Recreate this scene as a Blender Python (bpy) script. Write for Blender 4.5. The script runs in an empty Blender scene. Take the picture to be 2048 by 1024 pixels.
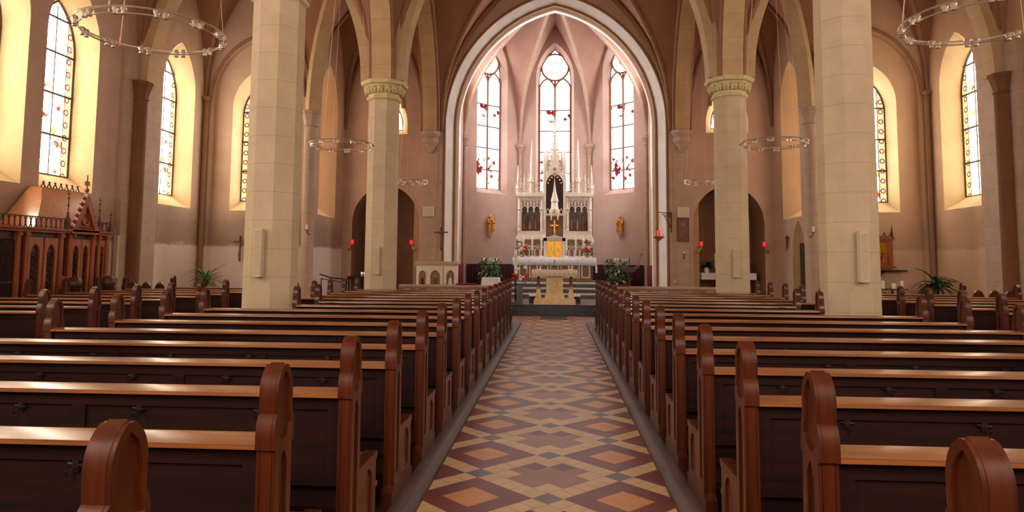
import bpy, math, random
from mathutils import Vector, Matrix
from mathutils.geometry import tessellate_polygon
random.seed(7)
S = bpy.context.scene
COL = S.collection
PI = math.pi

# ------------------------------------------------------------------ camera
F_PX, YAW, PITCH, ROLL, CY = 1369.0, 0.0641, 0.0796, 0.0075, 414.7
s_, c_ = math.sin(YAW), math.cos(YAW)
sp, cp = math.sin(PITCH), math.cos(PITCH)
r0 = Vector((c_, s_, 0)); h0 = Vector((-s_, c_, 0)); zz = Vector((0, 0, 1))
fwd = h0*cp + zz*sp
up0 = -h0*sp + zz*cp
rt = r0*math.cos(ROLL) + up0*math.sin(ROLL)
up = -r0*math.sin(ROLL) + up0*math.cos(ROLL)
cam_data = bpy.data.cameras.new('camera')
cam = bpy.data.objects.new('camera', cam_data); COL.objects.link(cam)
m = Matrix((rt, up, -fwd)).transposed().to_4x4()
m.translation = Vector((0.048, 0, 1.55))
cam.matrix_world = m
cam_data.sensor_width = 36
cam_data.lens = F_PX/2048*36
cam_data.shift_y = -(512-CY)/2048
cam_data.clip_end = 200
S.camera = cam

# ------------------------------------------------------------------ world, exposure
W = bpy.data.worlds.new('world'); S.world = W; W.use_nodes = True
bg = W.node_tree.nodes['Background']
bg.inputs[0].default_value = (0.9, 0.93, 1, 1); bg.inputs[1].default_value = 1.0
S.view_settings.view_transform = 'Standard'; S.view_settings.look = 'None'
S.view_settings.exposure = 0.3; S.view_settings.gamma = 1.0; S.view_settings.use_curve_mapping = False
GL, GR, GA, GW = 14.0, 9.0, 5.0, 16.0     # daylight through left, right and apse windows; fill from the added west windows

# ------------------------------------------------------------------ materials
def srgb(r, g, b):
    f = lambda c: (c/255/12.92) if c/255 <= .04045 else ((c/255+.055)/1.055)**2.4
    return (f(r), f(g), f(b), 1)
def new_mat(name):
    mt = bpy.data.materials.new(name); mt.use_nodes = True
    nt = mt.node_tree; return mt, nt, nt.nodes['Principled BSDF']
def N(nt, t, **k):
    n = nt.nodes.new(t)
    for a, b in k.items(): setattr(n, a, b)
    return n
def mathn(nt, op, a, b=None, c=None):
    n = N(nt, 'ShaderNodeMath', operation=op)
    for i, x in enumerate((a, b, c)):
        if x is None: continue
        if isinstance(x, (int, float)): n.inputs[i].default_value = x
        else: nt.links.new(x, n.inputs[i])
    return n.outputs[0]
def mix(nt, fac, a, b):
    n = N(nt, 'ShaderNodeMix', data_type='RGBA')
    for i, x in ((0, fac), (6, a), (7, b)):
        if isinstance(x, (int, float)): n.inputs[i].default_value = x
        elif isinstance(x, tuple): n.inputs[i].default_value = x
        else: nt.links.new(x, n.inputs[i])
    return n.outputs[2]
def ramp(nt, fac, stops, interp='LINEAR'):
    n = N(nt, 'ShaderNodeValToRGB'); cr = n.color_ramp; cr.interpolation = interp
    while len(cr.elements) < len(stops): cr.elements.new(.5)
    for e, (p, c) in zip(cr.elements, stops):
        e.position = p; e.color = c if len(c) == 4 else (*c, 1)
    nt.links.new(fac, n.inputs[0]); return n.outputs[0]
def noise(nt, co, scale, detail=4, rough=.55):
    n = N(nt, 'ShaderNodeTexNoise'); n.inputs['Scale'].default_value = scale
    n.inputs['Detail'].default_value = detail; n.inputs['Roughness'].default_value = rough
    if co is not None: nt.links.new(co, n.inputs['Vector'])
    return n.outputs['Fac']
def coords(nt, scale=(1, 1, 1)):
    tc = N(nt, 'ShaderNodeTexCoord'); mp = N(nt, 'ShaderNodeMapping')
    mp.inputs['Scale'].default_value = scale
    nt.links.new(tc.outputs['Object'], mp.inputs[0]); return mp.outputs[0]
def bump(nt, bs, h, strength=.3, dist=.01):
    n = N(nt, 'ShaderNodeBump'); n.inputs['Strength'].default_value = strength; n.inputs['Distance'].default_value = dist
    nt.links.new(h, n.inputs['Height']); nt.links.new(n.outputs[0], bs.inputs['Normal'])
def simple(name, col, rough=.6, var=.12, scale=6, metal=0, spec=.5, bmp=0):
    mt, nt, b = new_mat(name)
    co = coords(nt); f = noise(nt, co, scale)
    d = tuple(x*(1-var) for x in col[:3])+(1,); l = tuple(min(1, x*(1+var)) for x in col[:3])+(1,)
    nt.links.new(ramp(nt, f, [(.3, d), (.7, l)]), b.inputs['Base Color'])
    b.inputs['Roughness'].default_value = rough; b.inputs['Metallic'].default_value = metal
    b.inputs['Specular IOR Level'].default_value = spec
    if bmp: bump(nt, b, f, bmp, .01)
    return mt
def plaster(name, col, stained=False, white=.75):
    mt, nt, b = new_mat(name)
    co = coords(nt)
    f = noise(nt, co, 1.1, 6, .6); g = noise(nt, co, 22, 3)
    base = ramp(nt, f, [(.3, tuple(x*.86 for x in col[:3])), (.7, tuple(min(1, x*1.07) for x in col[:3]))])
    if stained:
        sx = N(nt, 'ShaderNodeSeparateXYZ'); nt.links.new(co, sx.inputs[0])
        big = noise(nt, co, .9, 5, .65)
        z = mathn(nt, 'ADD', sx.outputs[2], mathn(nt, 'MULTIPLY', mathn(nt, 'SUBTRACT', big, .5), .8))
        # damp band above the repainted dado
        band = ramp(nt, mathn(nt, 'DIVIDE', z, 5.0), [(.385, (0, 0, 0)), (.40, (1, 1, 1)), (.52, (.8,)*3), (.62, (0, 0, 0))])
        m1 = mix(nt, mathn(nt, 'MULTIPLY', band, .55 if white > .5 else .25), base, srgb(118, 100, 90))
        z2 = mathn(nt, 'ADD', sx.outputs[2], mathn(nt, 'MULTIPLY', mathn(nt, 'SUBTRACT', noise(nt, co, 3), .5), .12))
        low = ramp(nt, mathn(nt, 'DIVIDE', z2, 5.0), [(.388, (1, 1, 1)), (.398, (0, 0, 0))])
        base = mix(nt, mathn(nt, 'MULTIPLY', low, white), m1, srgb(226, 212, 200))
    nt.links.new(base, b.inputs['Base Color'])
    b.inputs['Roughness'].default_value = .9; b.inputs['Specular IOR Level'].default_value = .2
    bump(nt, b, g, .25, .01)
    return mt
def stone(name, col, course=.43, off=0., line=.5):
    mt, nt, b = new_mat(name)
    co = coords(nt); sx = N(nt, 'ShaderNodeSeparateXYZ'); nt.links.new(co, sx.inputs[0])
    f = noise(nt, co, 2.2, 6, .65); sp_ = noise(nt, co, 90, 2)
    base = ramp(nt, f, [(.3, tuple(x*.84 for x in col[:3])), (.7, tuple(min(1, x*1.08) for x in col[:3]))])
    # block-to-block tone
    k = mathn(nt, 'FLOOR', mathn(nt, 'DIVIDE', mathn(nt, 'ADD', sx.outputs[2], off), course))
    wn = N(nt, 'ShaderNodeTexWhiteNoise', noise_dimensions='1D'); nt.links.new(k, wn.inputs['W'])
    base = mix(nt, mathn(nt, 'MULTIPLY', wn.outputs['Value'], .22), base, tuple(x*.8 for x in col[:3])+(1,))
    fr = mathn(nt, 'FRACT', mathn(nt, 'DIVIDE', mathn(nt, 'ADD', sx.outputs[2], off), course))
    ln = mathn(nt, 'LESS_THAN', fr, .022)
    base = mix(nt, mathn(nt, 'MULTIPLY', ln, line), base, tuple(x*.45 for x in col[:3])+(1,))
    base = mix(nt, mathn(nt, 'MULTIPLY', mathn(nt, 'GREATER_THAN', sp_, .66), .35), base, tuple(x*.6 for x in col[:3])+(1,))
    nt.links.new(base, b.inputs['Base Color'])
    b.inputs['Roughness'].default_value = .88; b.inputs['Specular IOR Level'].default_value = .2
    bump(nt, b, mathn(nt, 'SUBTRACT', sp_, mathn(nt, 'MULTIPLY', ln, .6)), .3, .008)
    return mt
def wood(name, dark, light, rough=.3, axis=0, scale=1.0, coat=.0, spec=.5):
    mt, nt, b = new_mat(name)
    sc = [14*scale, 14*scale, 14*scale]; sc[axis] = 1.1*scale
    co = coords(nt, tuple(sc))
    f = noise(nt, co, 1.6, 6, .6); g = noise(nt, coords(nt), .8*scale, 3)
    base = ramp(nt, f, [(.28, dark), (.5, tuple((a+b_)/2 for a, b_ in zip(dark[:3], light[:3]))), (.72, light)])
    base = mix(nt, mathn(nt, 'MULTIPLY', g, .35), base, dark)
    nt.links.new(base, b.inputs['Base Color'])
    b.inputs['Roughness'].default_value = rough; b.inputs['Specular IOR Level'].default_value = spec
    b.inputs['Coat Weight'].default_value = coat; b.inputs['Coat Roughness'].default_value = .18
    bump(nt, b, f, .12, .004)
    return mt
def glow(name, col, st):
    mt, nt, b = new_mat(name)
    b.inputs['Base Color'].default_value = (*col[:3], 1)
    b.inputs['Emission Color'].default_value = (*col[:3], 1); b.inputs['Emission Strength'].default_value = st
    return mt
def stained(name, strength, tint, kind='side', halfw=.7, seed=0.0):
    """leaded stained glass lit from outside; uv in metres (u from centre, v height)."""
    mt = bpy.data.materials.new(name); mt.use_nodes = True; nt = mt.node_tree
    nt.nodes.remove(nt.nodes['Principled BSDF']); out = nt.nodes['Material Output']
    uv = N(nt, 'ShaderNodeUVMap'); sx = N(nt, 'ShaderNodeSeparateXYZ'); nt.links.new(uv.outputs[0], sx.inputs[0])
    mp = N(nt, 'ShaderNodeMapping'); mp.inputs['Location'].default_value = (seed, seed*1.7, 0); nt.links.new(uv.outputs[0], mp.inputs[0])
    def vor(scale, feature):
        v = N(nt, 'ShaderNodeTexVoronoi', feature=feature, voronoi_dimensions='2D'); v.inputs['Scale'].default_value = scale
        nt.links.new(mp.outputs[0], v.inputs['Vector']); return v
    sc = 7 if kind == 'side' else 6.5
    edge = vor(sc, 'DISTANCE_TO_EDGE').outputs['Distance']
    cell = vor(sc, 'F1').outputs['Color']
    sc3 = N(nt, 'ShaderNodeSeparateColor'); nt.links.new(cell, sc3.inputs[0])
    rnd = sc3.outputs[0]
    if kind == 'side':
        fig = mathn(nt, 'MULTIPLY', noise(nt, mp.outputs[0], 1.6, 2), 1.0)
        lim = .93
    else:
        vv = ramp(nt, mathn(nt, 'DIVIDE', sx.outputs[1], 12.0), [(.40, (0,)*3), (.44, (1,)*3), (.50, (.8,)*3), (.53, (0,)*3), (.62, (0,)*3), (.655, (.9,)*3), (.70, (.6,)*3), (.73, (0,)*3)])
        fig = mathn(nt, 'ADD', mathn(nt, 'MULTIPLY', noise(nt, mp.outputs[0], 2.4, 2), .7), mathn(nt, 'MULTIPLY', vv, .38)); lim = .90
    # coloured cells gather where the figure noise is high
    pick = mathn(nt, 'ADD', rnd, mathn(nt, 'MULTIPLY', mathn(nt, 'SUBTRACT', fig, .55), 1.6 if kind != 'side' else .8))
    cstops = [(0, (1, 1, 1)), (lim-.12, (1, .96, .85)), (lim-.02, (1, .75, .2)), (lim+.02, (.8, .07, .05)), (lim+.045, (.35, .36, .5)), (lim+.065, (.9, .5, .12)), (min(.999, lim+.085), (.6, .05, .06))]
    sstops = [(0, (1,)*3), (lim-.12, (.8,)*3), (lim-.02, (.14,)*3), (lim+.03, (.10,)*3)]
    colr = ramp(nt, pick, cstops, 'CONSTANT'); stv = ramp(nt, pick, sstops, 'CONSTANT')
    au = mathn(nt, 'ABSOLUTE', sx.outputs[0])
    if kind == 'side':
        bord = mathn(nt, 'GREATER_THAN', au, halfw*.72)
        fv = mathn(nt, 'SUBTRACT', mathn(nt, 'FRACT', mathn(nt, 'DIVIDE', sx.outputs[1], .3)), .5)
        fu = mathn(nt, 'DIVIDE', mathn(nt, 'SUBTRACT', au, halfw*.86), .3)
        rr = mathn(nt, 'SQRT', mathn(nt, 'ADD', mathn(nt, 'MULTIPLY', fv, fv), mathn(nt, 'MULTIPLY', fu, fu)))
        ring = mathn(nt, 'LESS_THAN', rr, .26); core = mathn(nt, 'LESS_THAN', rr, .15)
        bc = mix(nt, ring, (1, .80, .38, 1), (.8, .1, .04, 1)); bc = mix(nt, core, bc, (1, .9, .7, 1))
        bs_ = mathn(nt, 'SUBTRACT', .14, mathn(nt, 'MULTIPLY', mathn(nt, 'SUBTRACT', ring, core), .09))
        colr = mix(nt, bord, colr, bc)
        stv2 = N(nt, 'ShaderNodeMix', data_type='FLOAT'); nt.links.new(bord, stv2.inputs[0]); nt.links.new(stv, stv2.inputs[2]); nt.links.new(bs_, stv2.inputs[3])
        stv = stv2.outputs[0]
        bl = mathn(nt, 'LESS_THAN', mathn(nt, 'ABSOLUTE', mathn(nt, 'SUBTRACT', au, halfw*.72)), .014)
    else:
        bl = mathn(nt, 'LESS_THAN', mathn(nt, 'ABSOLUTE', mathn(nt, 'SUBTRACT', au, halfw*.93)), .01)
    lead = mathn(nt, 'MAXIMUM', mathn(nt, 'MULTIPLY', mathn(nt, 'LESS_THAN', edge, .02), .6), bl)
    stv = mathn(nt, 'MULTIPLY', stv, mathn(nt, 'SUBTRACT', 1, mathn(nt, 'MULTIPLY', lead, .97)))
    colr = mix(nt, 1.0, colr, colr)
    tn = N(nt, 'ShaderNodeMix', data_type='RGBA', blend_type='MULTIPLY'); tn.inputs[0].default_value = 1
    nt.links.new(colr, tn.inputs[6]); tn.inputs[7].default_value = tint
    em = N(nt, 'ShaderNodeEmission'); nt.links.new(tn.outputs[2], em.inputs[0])
    nt.links.new(mathn(nt, 'MULTIPLY', stv, strength), em.inputs[1])
    nt.links.new(em.outputs[0], out.inputs[0]); return mt

M = {}
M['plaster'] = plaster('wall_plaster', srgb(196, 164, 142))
M['plaster_side'] = plaster('stained_wall_plaster', srgb(196, 164, 142), True)
M['plaster_right'] = plaster('right_wall_plaster', srgb(198, 160, 128), True, .12)
M['plaster_apse'] = plaster('apse_plaster', srgb(196, 166, 152))
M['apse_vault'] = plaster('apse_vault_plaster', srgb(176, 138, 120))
M['reveal'] = plaster('reveal_plaster', srgb(226, 196, 152))
M['whitewash'] = plaster('white_arch_plaster', srgb(244, 236, 228))
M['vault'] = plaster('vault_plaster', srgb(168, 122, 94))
M['rib'] = stone('rib_stone', srgb(148, 108, 82), .5, 0, .3)
M['stone'] = stone('pillar_stone', srgb(204, 180, 152))
M['shaft_dark'] = stone('dark_shaft_stone', srgb(124, 84, 60), .9, .1, .3)
M['stone2'] = stone('respond_stone', srgb(190, 162, 142), .45, .2)
M['arch'] = stone('arch_stone', srgb(196, 164, 126), .55, .1)
M['capital'] = simple('capital_stone', srgb(205, 186, 140), .85, .15, 9, bmp=.3)
M['wood_top'] = wood('pew_ledge_wood', srgb(112, 60, 24), srgb(176, 108, 54), .3, 0, 1, .25)
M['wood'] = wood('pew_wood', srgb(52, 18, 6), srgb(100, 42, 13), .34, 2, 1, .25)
M['wood_shaded'] = wood('shaded_pew_wood', srgb(20, 6, 4), srgb(52, 17, 9), .7, 0, spec=.18)  # poor light on pew backs and under-rails painted in as darker wood
M['wood_seat'] = wood('orange_wood', srgb(150, 60, 18), srgb(190, 92, 34), .35, 0, 1, .2)
M['kerb'] = wood('kerb_wood', srgb(66, 46, 42), srgb(98, 74, 66), .55, 1)
M['carved'] = wood('carved_oak', srgb(116, 50, 20), srgb(182, 96, 44), .4, 2)
M['carved_light'] = wood('pale_carved_oak', srgb(150, 78, 36), srgb(206, 122, 62), .45, 2)
M['carved_dark'] = wood('dark_carved_oak', srgb(58, 26, 18), srgb(92, 46, 28), .45, 2)
M['boards'] = wood('platform_boards', srgb(44, 26, 18), srgb(70, 44, 30), .5, 1)
M['cream'] = simple('cream_tile', srgb(206, 170, 124), .42, .1, 5, spec=.3)
M['maroon'] = simple('maroon_tile', srgb(112, 50, 42), .42, .16, 5, spec=.3)
M['ochre'] = simple('ochre_tile', srgb(196, 132, 62), .42, .12, 5, spec=.3)
M['greytile'] = simple('grey_tile', srgb(104, 94, 96), .42, .12, 5, spec=.3)
M['taupe'] = simple('taupe_tile', srgb(146, 100, 80), .42, .14, 5, spec=.3)
M['marble'] = simple('altar_floor_stone', srgb(130, 112, 106), .25, .25, 3)
M['darkstep'] = simple('dark_step_stone', srgb(44, 40, 44), .3, .2, 4)
M['greystep'] = simple('grey_carpet', srgb(104, 104, 108), .8, .15, 12)
M['whitestone'] = simple('white_step_edge', srgb(232, 224, 214), .5, .06, 5)
M['cloth'] = simple('white_linen', srgb(238, 234, 236), .9, .03, 8, bmp=.2)
M['altar_cloth'] = simple('cream_linen', srgb(226, 206, 184), .9, .06, 8, bmp=.2)
M['sand'] = simple('altar_limestone', srgb(226, 192, 148), .8, .12, 7, bmp=.3)
M['retable'] = simple('retable_stone', srgb(238, 224, 206), .7, .1, 12, bmp=.3)
M['retable2'] = simple('retable_brown', srgb(156, 120, 100), .7, .25, 12)
M['gold'] = simple('gilding', srgb(212, 158, 66), .3, .25, 14, metal=.9)
M['brass'] = simple('brass', srgb(188, 150, 62), .3, .2, 14, metal=.9)
M['chrome'] = simple('polished_metal', srgb(240, 228, 214), .28, .05, 14, metal=.85)
M['iron'] = simple('dark_iron', srgb(48, 38, 32), .5, .2, 10, metal=.5)
M['cord'] = simple('pale_cord', srgb(222, 170, 140), .6, .05, 5)
M['wax'] = simple('candle_wax', srgb(244, 238, 222), .5, .03, 5)
M['red'] = simple('red_velvet', srgb(112, 8, 26), .85, .25, 7)
M['burgundy'] = simple('dark_burgundy_cloth', srgb(58, 8, 18), .9, .3, 7)
M['redglass'] = glow('red_lamp_glass', (.9, .02, .04), .6)
M['flame'] = glow('candle_glow', (1, .9, .75), 4)
M['bulb'] = glow('halogen_bulb', (1, .86, .7), 2.5)  # bulbs are switched off; this glow paints in the window glints on them
M['leaf'] = simple('green_leaf', srgb(70, 116, 50), .45, .4, 9)
M['leaf_dark'] = simple('dark_green_leaf', srgb(40, 66, 34), .45, .35, 9)
M['leaf_pale'] = simple('pale_green_leaf', srgb(168, 190, 130), .45, .3, 9)
M['petal_w'] = simple('white_petal', srgb(244, 238, 222), .7, .05, 9)
M['petal_r'] = simple('red_petal', srgb(192, 26, 22), .6, .2, 9)
M['terracotta'] = simple('plant_pot', srgb(92, 62, 50), .7, .15, 9)
M['painting'] = simple('dark_oil_painting', srgb(92, 68, 58), .4, .7, 5)
M['icon'] = simple('red_icon_painting', srgb(122, 62, 46), .5, .5, 8)
M['skin'] = simple('carved_flesh', srgb(180, 130, 96), .6, .2, 8)
M['black'] = simple('black_fabric', srgb(22, 18, 20), .9, .2, 8)
M['speaker'] = simple('speaker_grey', srgb(205, 188, 160), .7, .05, 20)
M['doorwood'] = wood('door_wood', srgb(40, 24, 18), srgb(72, 46, 34), .5, 2)
M['white'] = simple('white_paint', srgb(228, 222, 214), .7, .04, 6)
M['leadbar'] = simple('lead_bar', srgb(70, 52, 44), .6, .1, 6)

# ------------------------------------------------------------------ mesh builder
class MB:
    def __init__(s): s.v = []; s.f = []; s.m = []; s.T = Matrix.Identity(4); s.cur = 0; s.uv = None
    def _a(s, pts):
        k = len(s.v); s.v += [tuple(s.T @ Vector(p)) for p in pts]; return k
    def poly(s, pts):
        k = s._a(pts); s.f.append(tuple(range(k, k+len(pts)))); s.m.append(s.cur)
    def box(s, x0, x1, y0, y1, z0, z1):
        k = s._a([(x0, y0, z0), (x1, y0, z0), (x1, y1, z0), (x0, y1, z0), (x0, y0, z1), (x1, y0, z1), (x1, y1, z1), (x0, y1, z1)])
        for q in ((3, 2, 1, 0), (4, 5, 6, 7), (0, 1, 5, 4), (1, 2, 6, 5), (2, 3, 7, 6), (3, 0, 4, 7)):
            s.f.append(tuple(k+i for i in q)); s.m.append(s.cur)
    def prism(s, outer, a0, a1, axis='x', holes=()):
        def P(p, a):
            return {'x': (a, p[0], p[1]), 'y': (p[0], a, p[1]), 'z': (p[0], p[1], a)}[axis]
        loops = [list(outer)]+[list(h) for h in holes]
        flat = [p for l in loops for p in l]
        tri = tessellate_polygon([[Vector((p[0], p[1], 0)) for p in l] for l in loops])
        k0 = s._a([P(p, a0) for p in flat]); k1 = s._a([P(p, a1) for p in flat])
        for t in tri:
            s.f.append((k0+t[0], k0+t[1], k0+t[2])); s.m.append(s.cur)
            s.f.append((k1+t[2], k1+t[1], k1+t[0])); s.m.append(s.cur)
        o = 0
        for l in loops:
            n = len(l)
            for i in range(n):
                j = (i+1) % n
                s.f.append((k0+o+i, k0+o+j, k1+o+j, k1+o+i)); s.m.append(s.cur)
            o += n
    def lathe(s, prof, c=(0, 0, 0), n=16, a0=0., sweep=2*PI):
        full = abs(sweep-2*PI) < 1e-6; cols = n if full else n+1
        k = s._a([(c[0]+r*math.cos(a0+sweep*i/n), c[1]+r*math.sin(a0+sweep*i/n), c[2]+z) for i in range(cols) for r, z in prof])
        L = len(prof)
        for i in range(n):
            j = (i+1) % cols
            for q in range(L-1):
                s.f.append((k+i*L+q, k+j*L+q, k+j*L+q+1, k+i*L+q+1)); s.m.append(s.cur)
        if full:
            for q in (0, L-1):
                if prof[q][0] > 1e-4:
                    s.f.append(tuple(k+i*L+q for i in (range(n) if q else range(n-1, -1, -1)))); s.m.append(s.cur)
    def tube(s, path, r, n=8, closed=False, r2=None):
        P = [Vector(p) for p in path]; L = len(P); rings = []
        prev = None
        for i, p in enumerate(P):
            a = P[(i-1) % L] if (closed or i > 0) else p; b = P[(i+1) % L] if (closed or i < L-1) else p
            t = (b-a).normalized()
            if prev is None:
                ref = Vector((0, 0, 1)) if abs(t.z) < .9 else Vector((1, 0, 0)); x = t.cross(ref).normalized()
            else:
                x = (prev - t*prev.dot(t)).normalized()
            prev = x; y = t.cross(x)
            rr = r if r2 is None else r+(r2-r)*i/(L-1)
            rings.append([p + x*rr*math.cos(2*PI*q/n) + y*rr*math.sin(2*PI*q/n) for q in range(n)])
        k = s._a([q for rg in rings for q in rg])
        for i in range(L if closed else L-1):
            j = (i+1) % L
            for q in range(n):
                w = (q+1) % n
                s.f.append((k+i*n+q, k+i*n+w, k+j*n+w, k+j*n+q)); s.m.append(s.cur)
        if not closed:
            s.f.append(tuple(k+q for q in range(n-1, -1, -1))); s.m.append(s.cur)
            s.f.append(tuple(k+(L-1)*n+q for q in range(n))); s.m.append(s.cur)
    def ball(s, c, r, n=10, rz=None):
        rz = rz or r
        m_ = max(4, n//2)
        s.lathe([(max(1e-5, r*math.sin(PI*i/m_)), -rz*math.cos(PI*i/m_)) for i in range(m_+1)], c, n)
    def cyl(s, c, r, h, n=12, r2=None):
        s.lathe([(r, 0), (r if r2 is None else r2, h)], c, n)
    def build(s, name, mats, parent=None, loc=None, sharp=35, bevel=0):
        me = bpy.data.meshes.new(name); me.from_pydata(s.v, [], s.f)
        if not isinstance(mats, (list, tuple)): mats = [mats]
        for mt in mats: me.materials.append(M[mt] if isinstance(mt, str) else mt)
        me.polygons.foreach_set('material_index', s.m)
        me.polygons.foreach_set('use_smooth', [True]*len(s.f))
        me.set_sharp_from_angle(angle=math.radians(sharp))
        me.update()
        o = bpy.data.objects.new(name, me); COL.objects.link(o)
        if parent is not None: o.parent = parent
        if loc: o.location = loc
        if bevel:
            md = o.modifiers.new('bevel', 'BEVEL'); md.width = bevel; md.segments = 2; md.limit_method = 'ANGLE'; md.angle_limit = math.radians(40)
        return o
def tag(o, label=None, cat=None, group=None, kind=None):
    if label: o['label'] = label
    if cat: o['category'] = cat
    if group: o['group'] = group
    if kind: o['kind'] = kind
    return o
def thing(name, label, cat, loc=(0, 0, 0), rz=0, group=None, kind='thing'):
    o = bpy.data.objects.new(name, None); COL.objects.link(o); o.empty_display_size = .2
    o.location = loc; o.rotation_euler = (0, 0, rz)
    return tag(o, label, cat, group, kind)
def clone(o, parent=None):
    c = o.copy(); COL.objects.link(c)
    if parent is not None: c.parent = parent
    for ch in o.children: clone(ch, c)
    return c
def structure(o, label=None): return tag(o, label, None, None, 'structure')

def arc(w, h, n=14, z0=0.):
    """pointed arch from (-w,z0) over the apex (0,z0+h) to (w,z0)"""
    R = (h*h+w*w)/(2*w); c = R-w; amax = math.atan2(h, c)
    L = [(c - R*math.cos(amax*i/n), z0+R*math.sin(amax*i/n)) for i in range(n+1)]
    return L + [(-x, z) for x, z in reversed(L[:-1])]
def gprof(t, w, h):
    R = (h*h+w*w)/(2*w); c = R-w
    return math.sqrt(max(0, R*R-(abs(t)*w+c)**2))

# ------------------------------------------------------------------ structure
XW, XC, XA = 10.9, 7.5, 4.36            # aisle wall, chapel wall, arcade line
YP = [3.7, 10.4, 17.1, 23.8]            # pillar lines
YE = 20.42                              # east wall of the aisles
Z0 = 6.15
win_n = [0]
def opening(c, w, z0, zs, h, w2=None, z2=None, zs2=None, h2=None, depth=.5, kind='glass', mat='side', bars=(), two=False, c2=None, back=None, rev=1, label=None):
    return dict(c=c, w=w, z0=z0, zs=zs, h=h, w2=w2 or w, z2=z2 if z2 is not None else z0, zs2=zs2 if zs2 is not None else zs,
                h2=h2 or h, depth=depth, kind=kind, mat=mat, bars=bars, two=two, c2=c if c2 is None else c2, back=back, rev=rev, label=label)
def outline(c, w, z0, zs, h, n=12):
    return [(c-w, z0)]+[(c+x, z) for x, z in arc(w, h, n, zs)]+[(c+w, z0)]
def wall(name, org, ud, out, outer, ops, mats, label=None, thick=0.0):
    mb = MB(); O = Vector((org[0], org[1], 0)); U = Vector((ud[0], ud[1], 0)).normalized(); Q = Vector((out[0], out[1], 0)).normalized()
    def P(p, d=0.): return tuple(O+U*p[0]+Vector((0, 0, p[1]))+Q*d)
    loops = [outer]+[outline(o['c'], o['w'], o['z0'], o['zs'], o['h']) for o in ops]
    flat = [p for l in loops for p in l]
    tri = tessellate_polygon([[Vector((p[0], p[1], 0)) for p in l] for l in loops])
    k = mb._a([P(p) for p in flat])
    for t in tri: mb.f.append(tuple(k+i for i in t)); mb.m.append(0)
    for o, l in zip(ops, loops[1:]):
        l2 = outline(o['c2'], o['w2'], o['z2'], o['zs2'], o['h2'])
        k = mb._a([P(p) for p in l]+[P(p, o['depth']) for p in l2]); n = len(l)
        for i in range(n):
            j = (i+1) % n
            mb.f.append((k+i, k+j, k+n+j, k+n+i)); mb.m.append(o['rev'])
        if o['kind'] == 'niche':
            kk = mb._a([P(p, o['depth']) for p in l2])
            mb.f.append(tuple(range(kk, kk+n))); mb.m.append(o['rev'] if o['back'] is None else o['back'])
    # plane thickness behind the face so that the wall is a solid slab at its edge
    w = structure(mb.build(name, mats, sharp=30), label)
    for o in ops:
        if o['kind'] != 'glass': continue
        win_n[0] += 1
        l2 = outline(o['c2'], o['w2'], o['z2'], o['zs2'], o['h2'])
        g = MB(); d = o['depth']
        ks = g._a([P(p, d) for p in l2]); g.f.append(tuple(range(ks, ks+len(l2)))); g.m.append(0)
        gl = g.build('window_%d' % win_n[0], M[o['mat']] if o['mat'] in M else o['mat'])
        uvl = gl.data.uv_layers.new(name='uv')
        for lp in gl.data.loops:
            p = l2[lp.vertex_index]; uvl.data[lp.index].uv = (p[0]-o['c2'], p[1])
        structure(gl, o['label'])
        c, w2 = o['c2'], o['w2']
        fr = MB()
        fr.tube([P(p, d-.02) for p in l2], .022, 6, True)
        for z in o['bars']: fr.tube([P((c-w2, z), d-.03), P((c+w2, z), d-.03)], .028, 6)
        if not o['two'] and o['bars']: fr.tube([P((c, o['z2']), d-.02), P((c, o['zs2']+o['h2']*.9), d-.02)], .016, 5)
        fr.build('window_frame', 'leadbar', gl)
        if o['two']:
            tb = MB(); R = w2*.86; zc = o['zs2']+o['h2']-R*1.32
            tb.tube([P((c, o['z2']), d-.06), P((c, zc-R), d-.06)], .045, 8)
            tb.tube([P((c+R*math.cos(a*PI/12), zc+R*math.sin(a*PI/12)), d-.06) for a in range(24)], .045, 8, True)
            tb.tube([P((c+R*.42*math.cos(a*PI/8), zc+R*.42*math.sin(a*PI/8)), d-.03) for a in range(16)], .018, 6, True)
            for sg in (-1, 1):
                tb.tube([P((c+sg*w2/2+x, z), d-.06) for x, z in arc(w2/2, w2*.75, 7, zc-R-w2*.62)], .04, 8)
                tb.tube([P((c+sg*w2*.97, zc-R-w2*.62), d-.06), P((c+sg*w2*.97, o['z2']), d-.06)], .03, 6)
            tb.build('tracery', 'rib', gl)
    return w

sidebars = (4.35, 5.3, 6.25, 7.05)
def sidewin(c, kind='glass_left', lab=None):
    return opening(c, .84, 3.08, 6.55, 1.35, .62, 3.45, 6.3, 1.15, .5, c2=c+.02, mat=kind, bars=sidebars, label=lab, rev=1)
M['glass_left'] = stained('side_glass_left', GL, (1, .90, .72, 1), 'side', .56, 1.3)
M['glass_right'] = stained('side_glass_right', GR, (1, .88, .68, 1), 'side', .56, 4.1)
M['glass_east'] = stained('east_glass', GR, (1, .93, .82, 1), 'side', .73, 7.7)
M['glass_apse'] = stained('apse_glass', GA, (1, .94, .95, 1), 'apse', .71, 2.4)
M['glass_apse_side'] = stained('apse_side_glass', GA*3.0, (.95, .95, 1, 1), 'apse', .71, 6.4)
M['glass_chapel'] = stained('chapel_glass', 4, (1, .62, .46, 1), 'side', .7, 9.4)
M['glass_west_fill'] = stained('west_fill_glass', GW, (1, .9, .8, 1), 'side', 1.2, 5.5)

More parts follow.
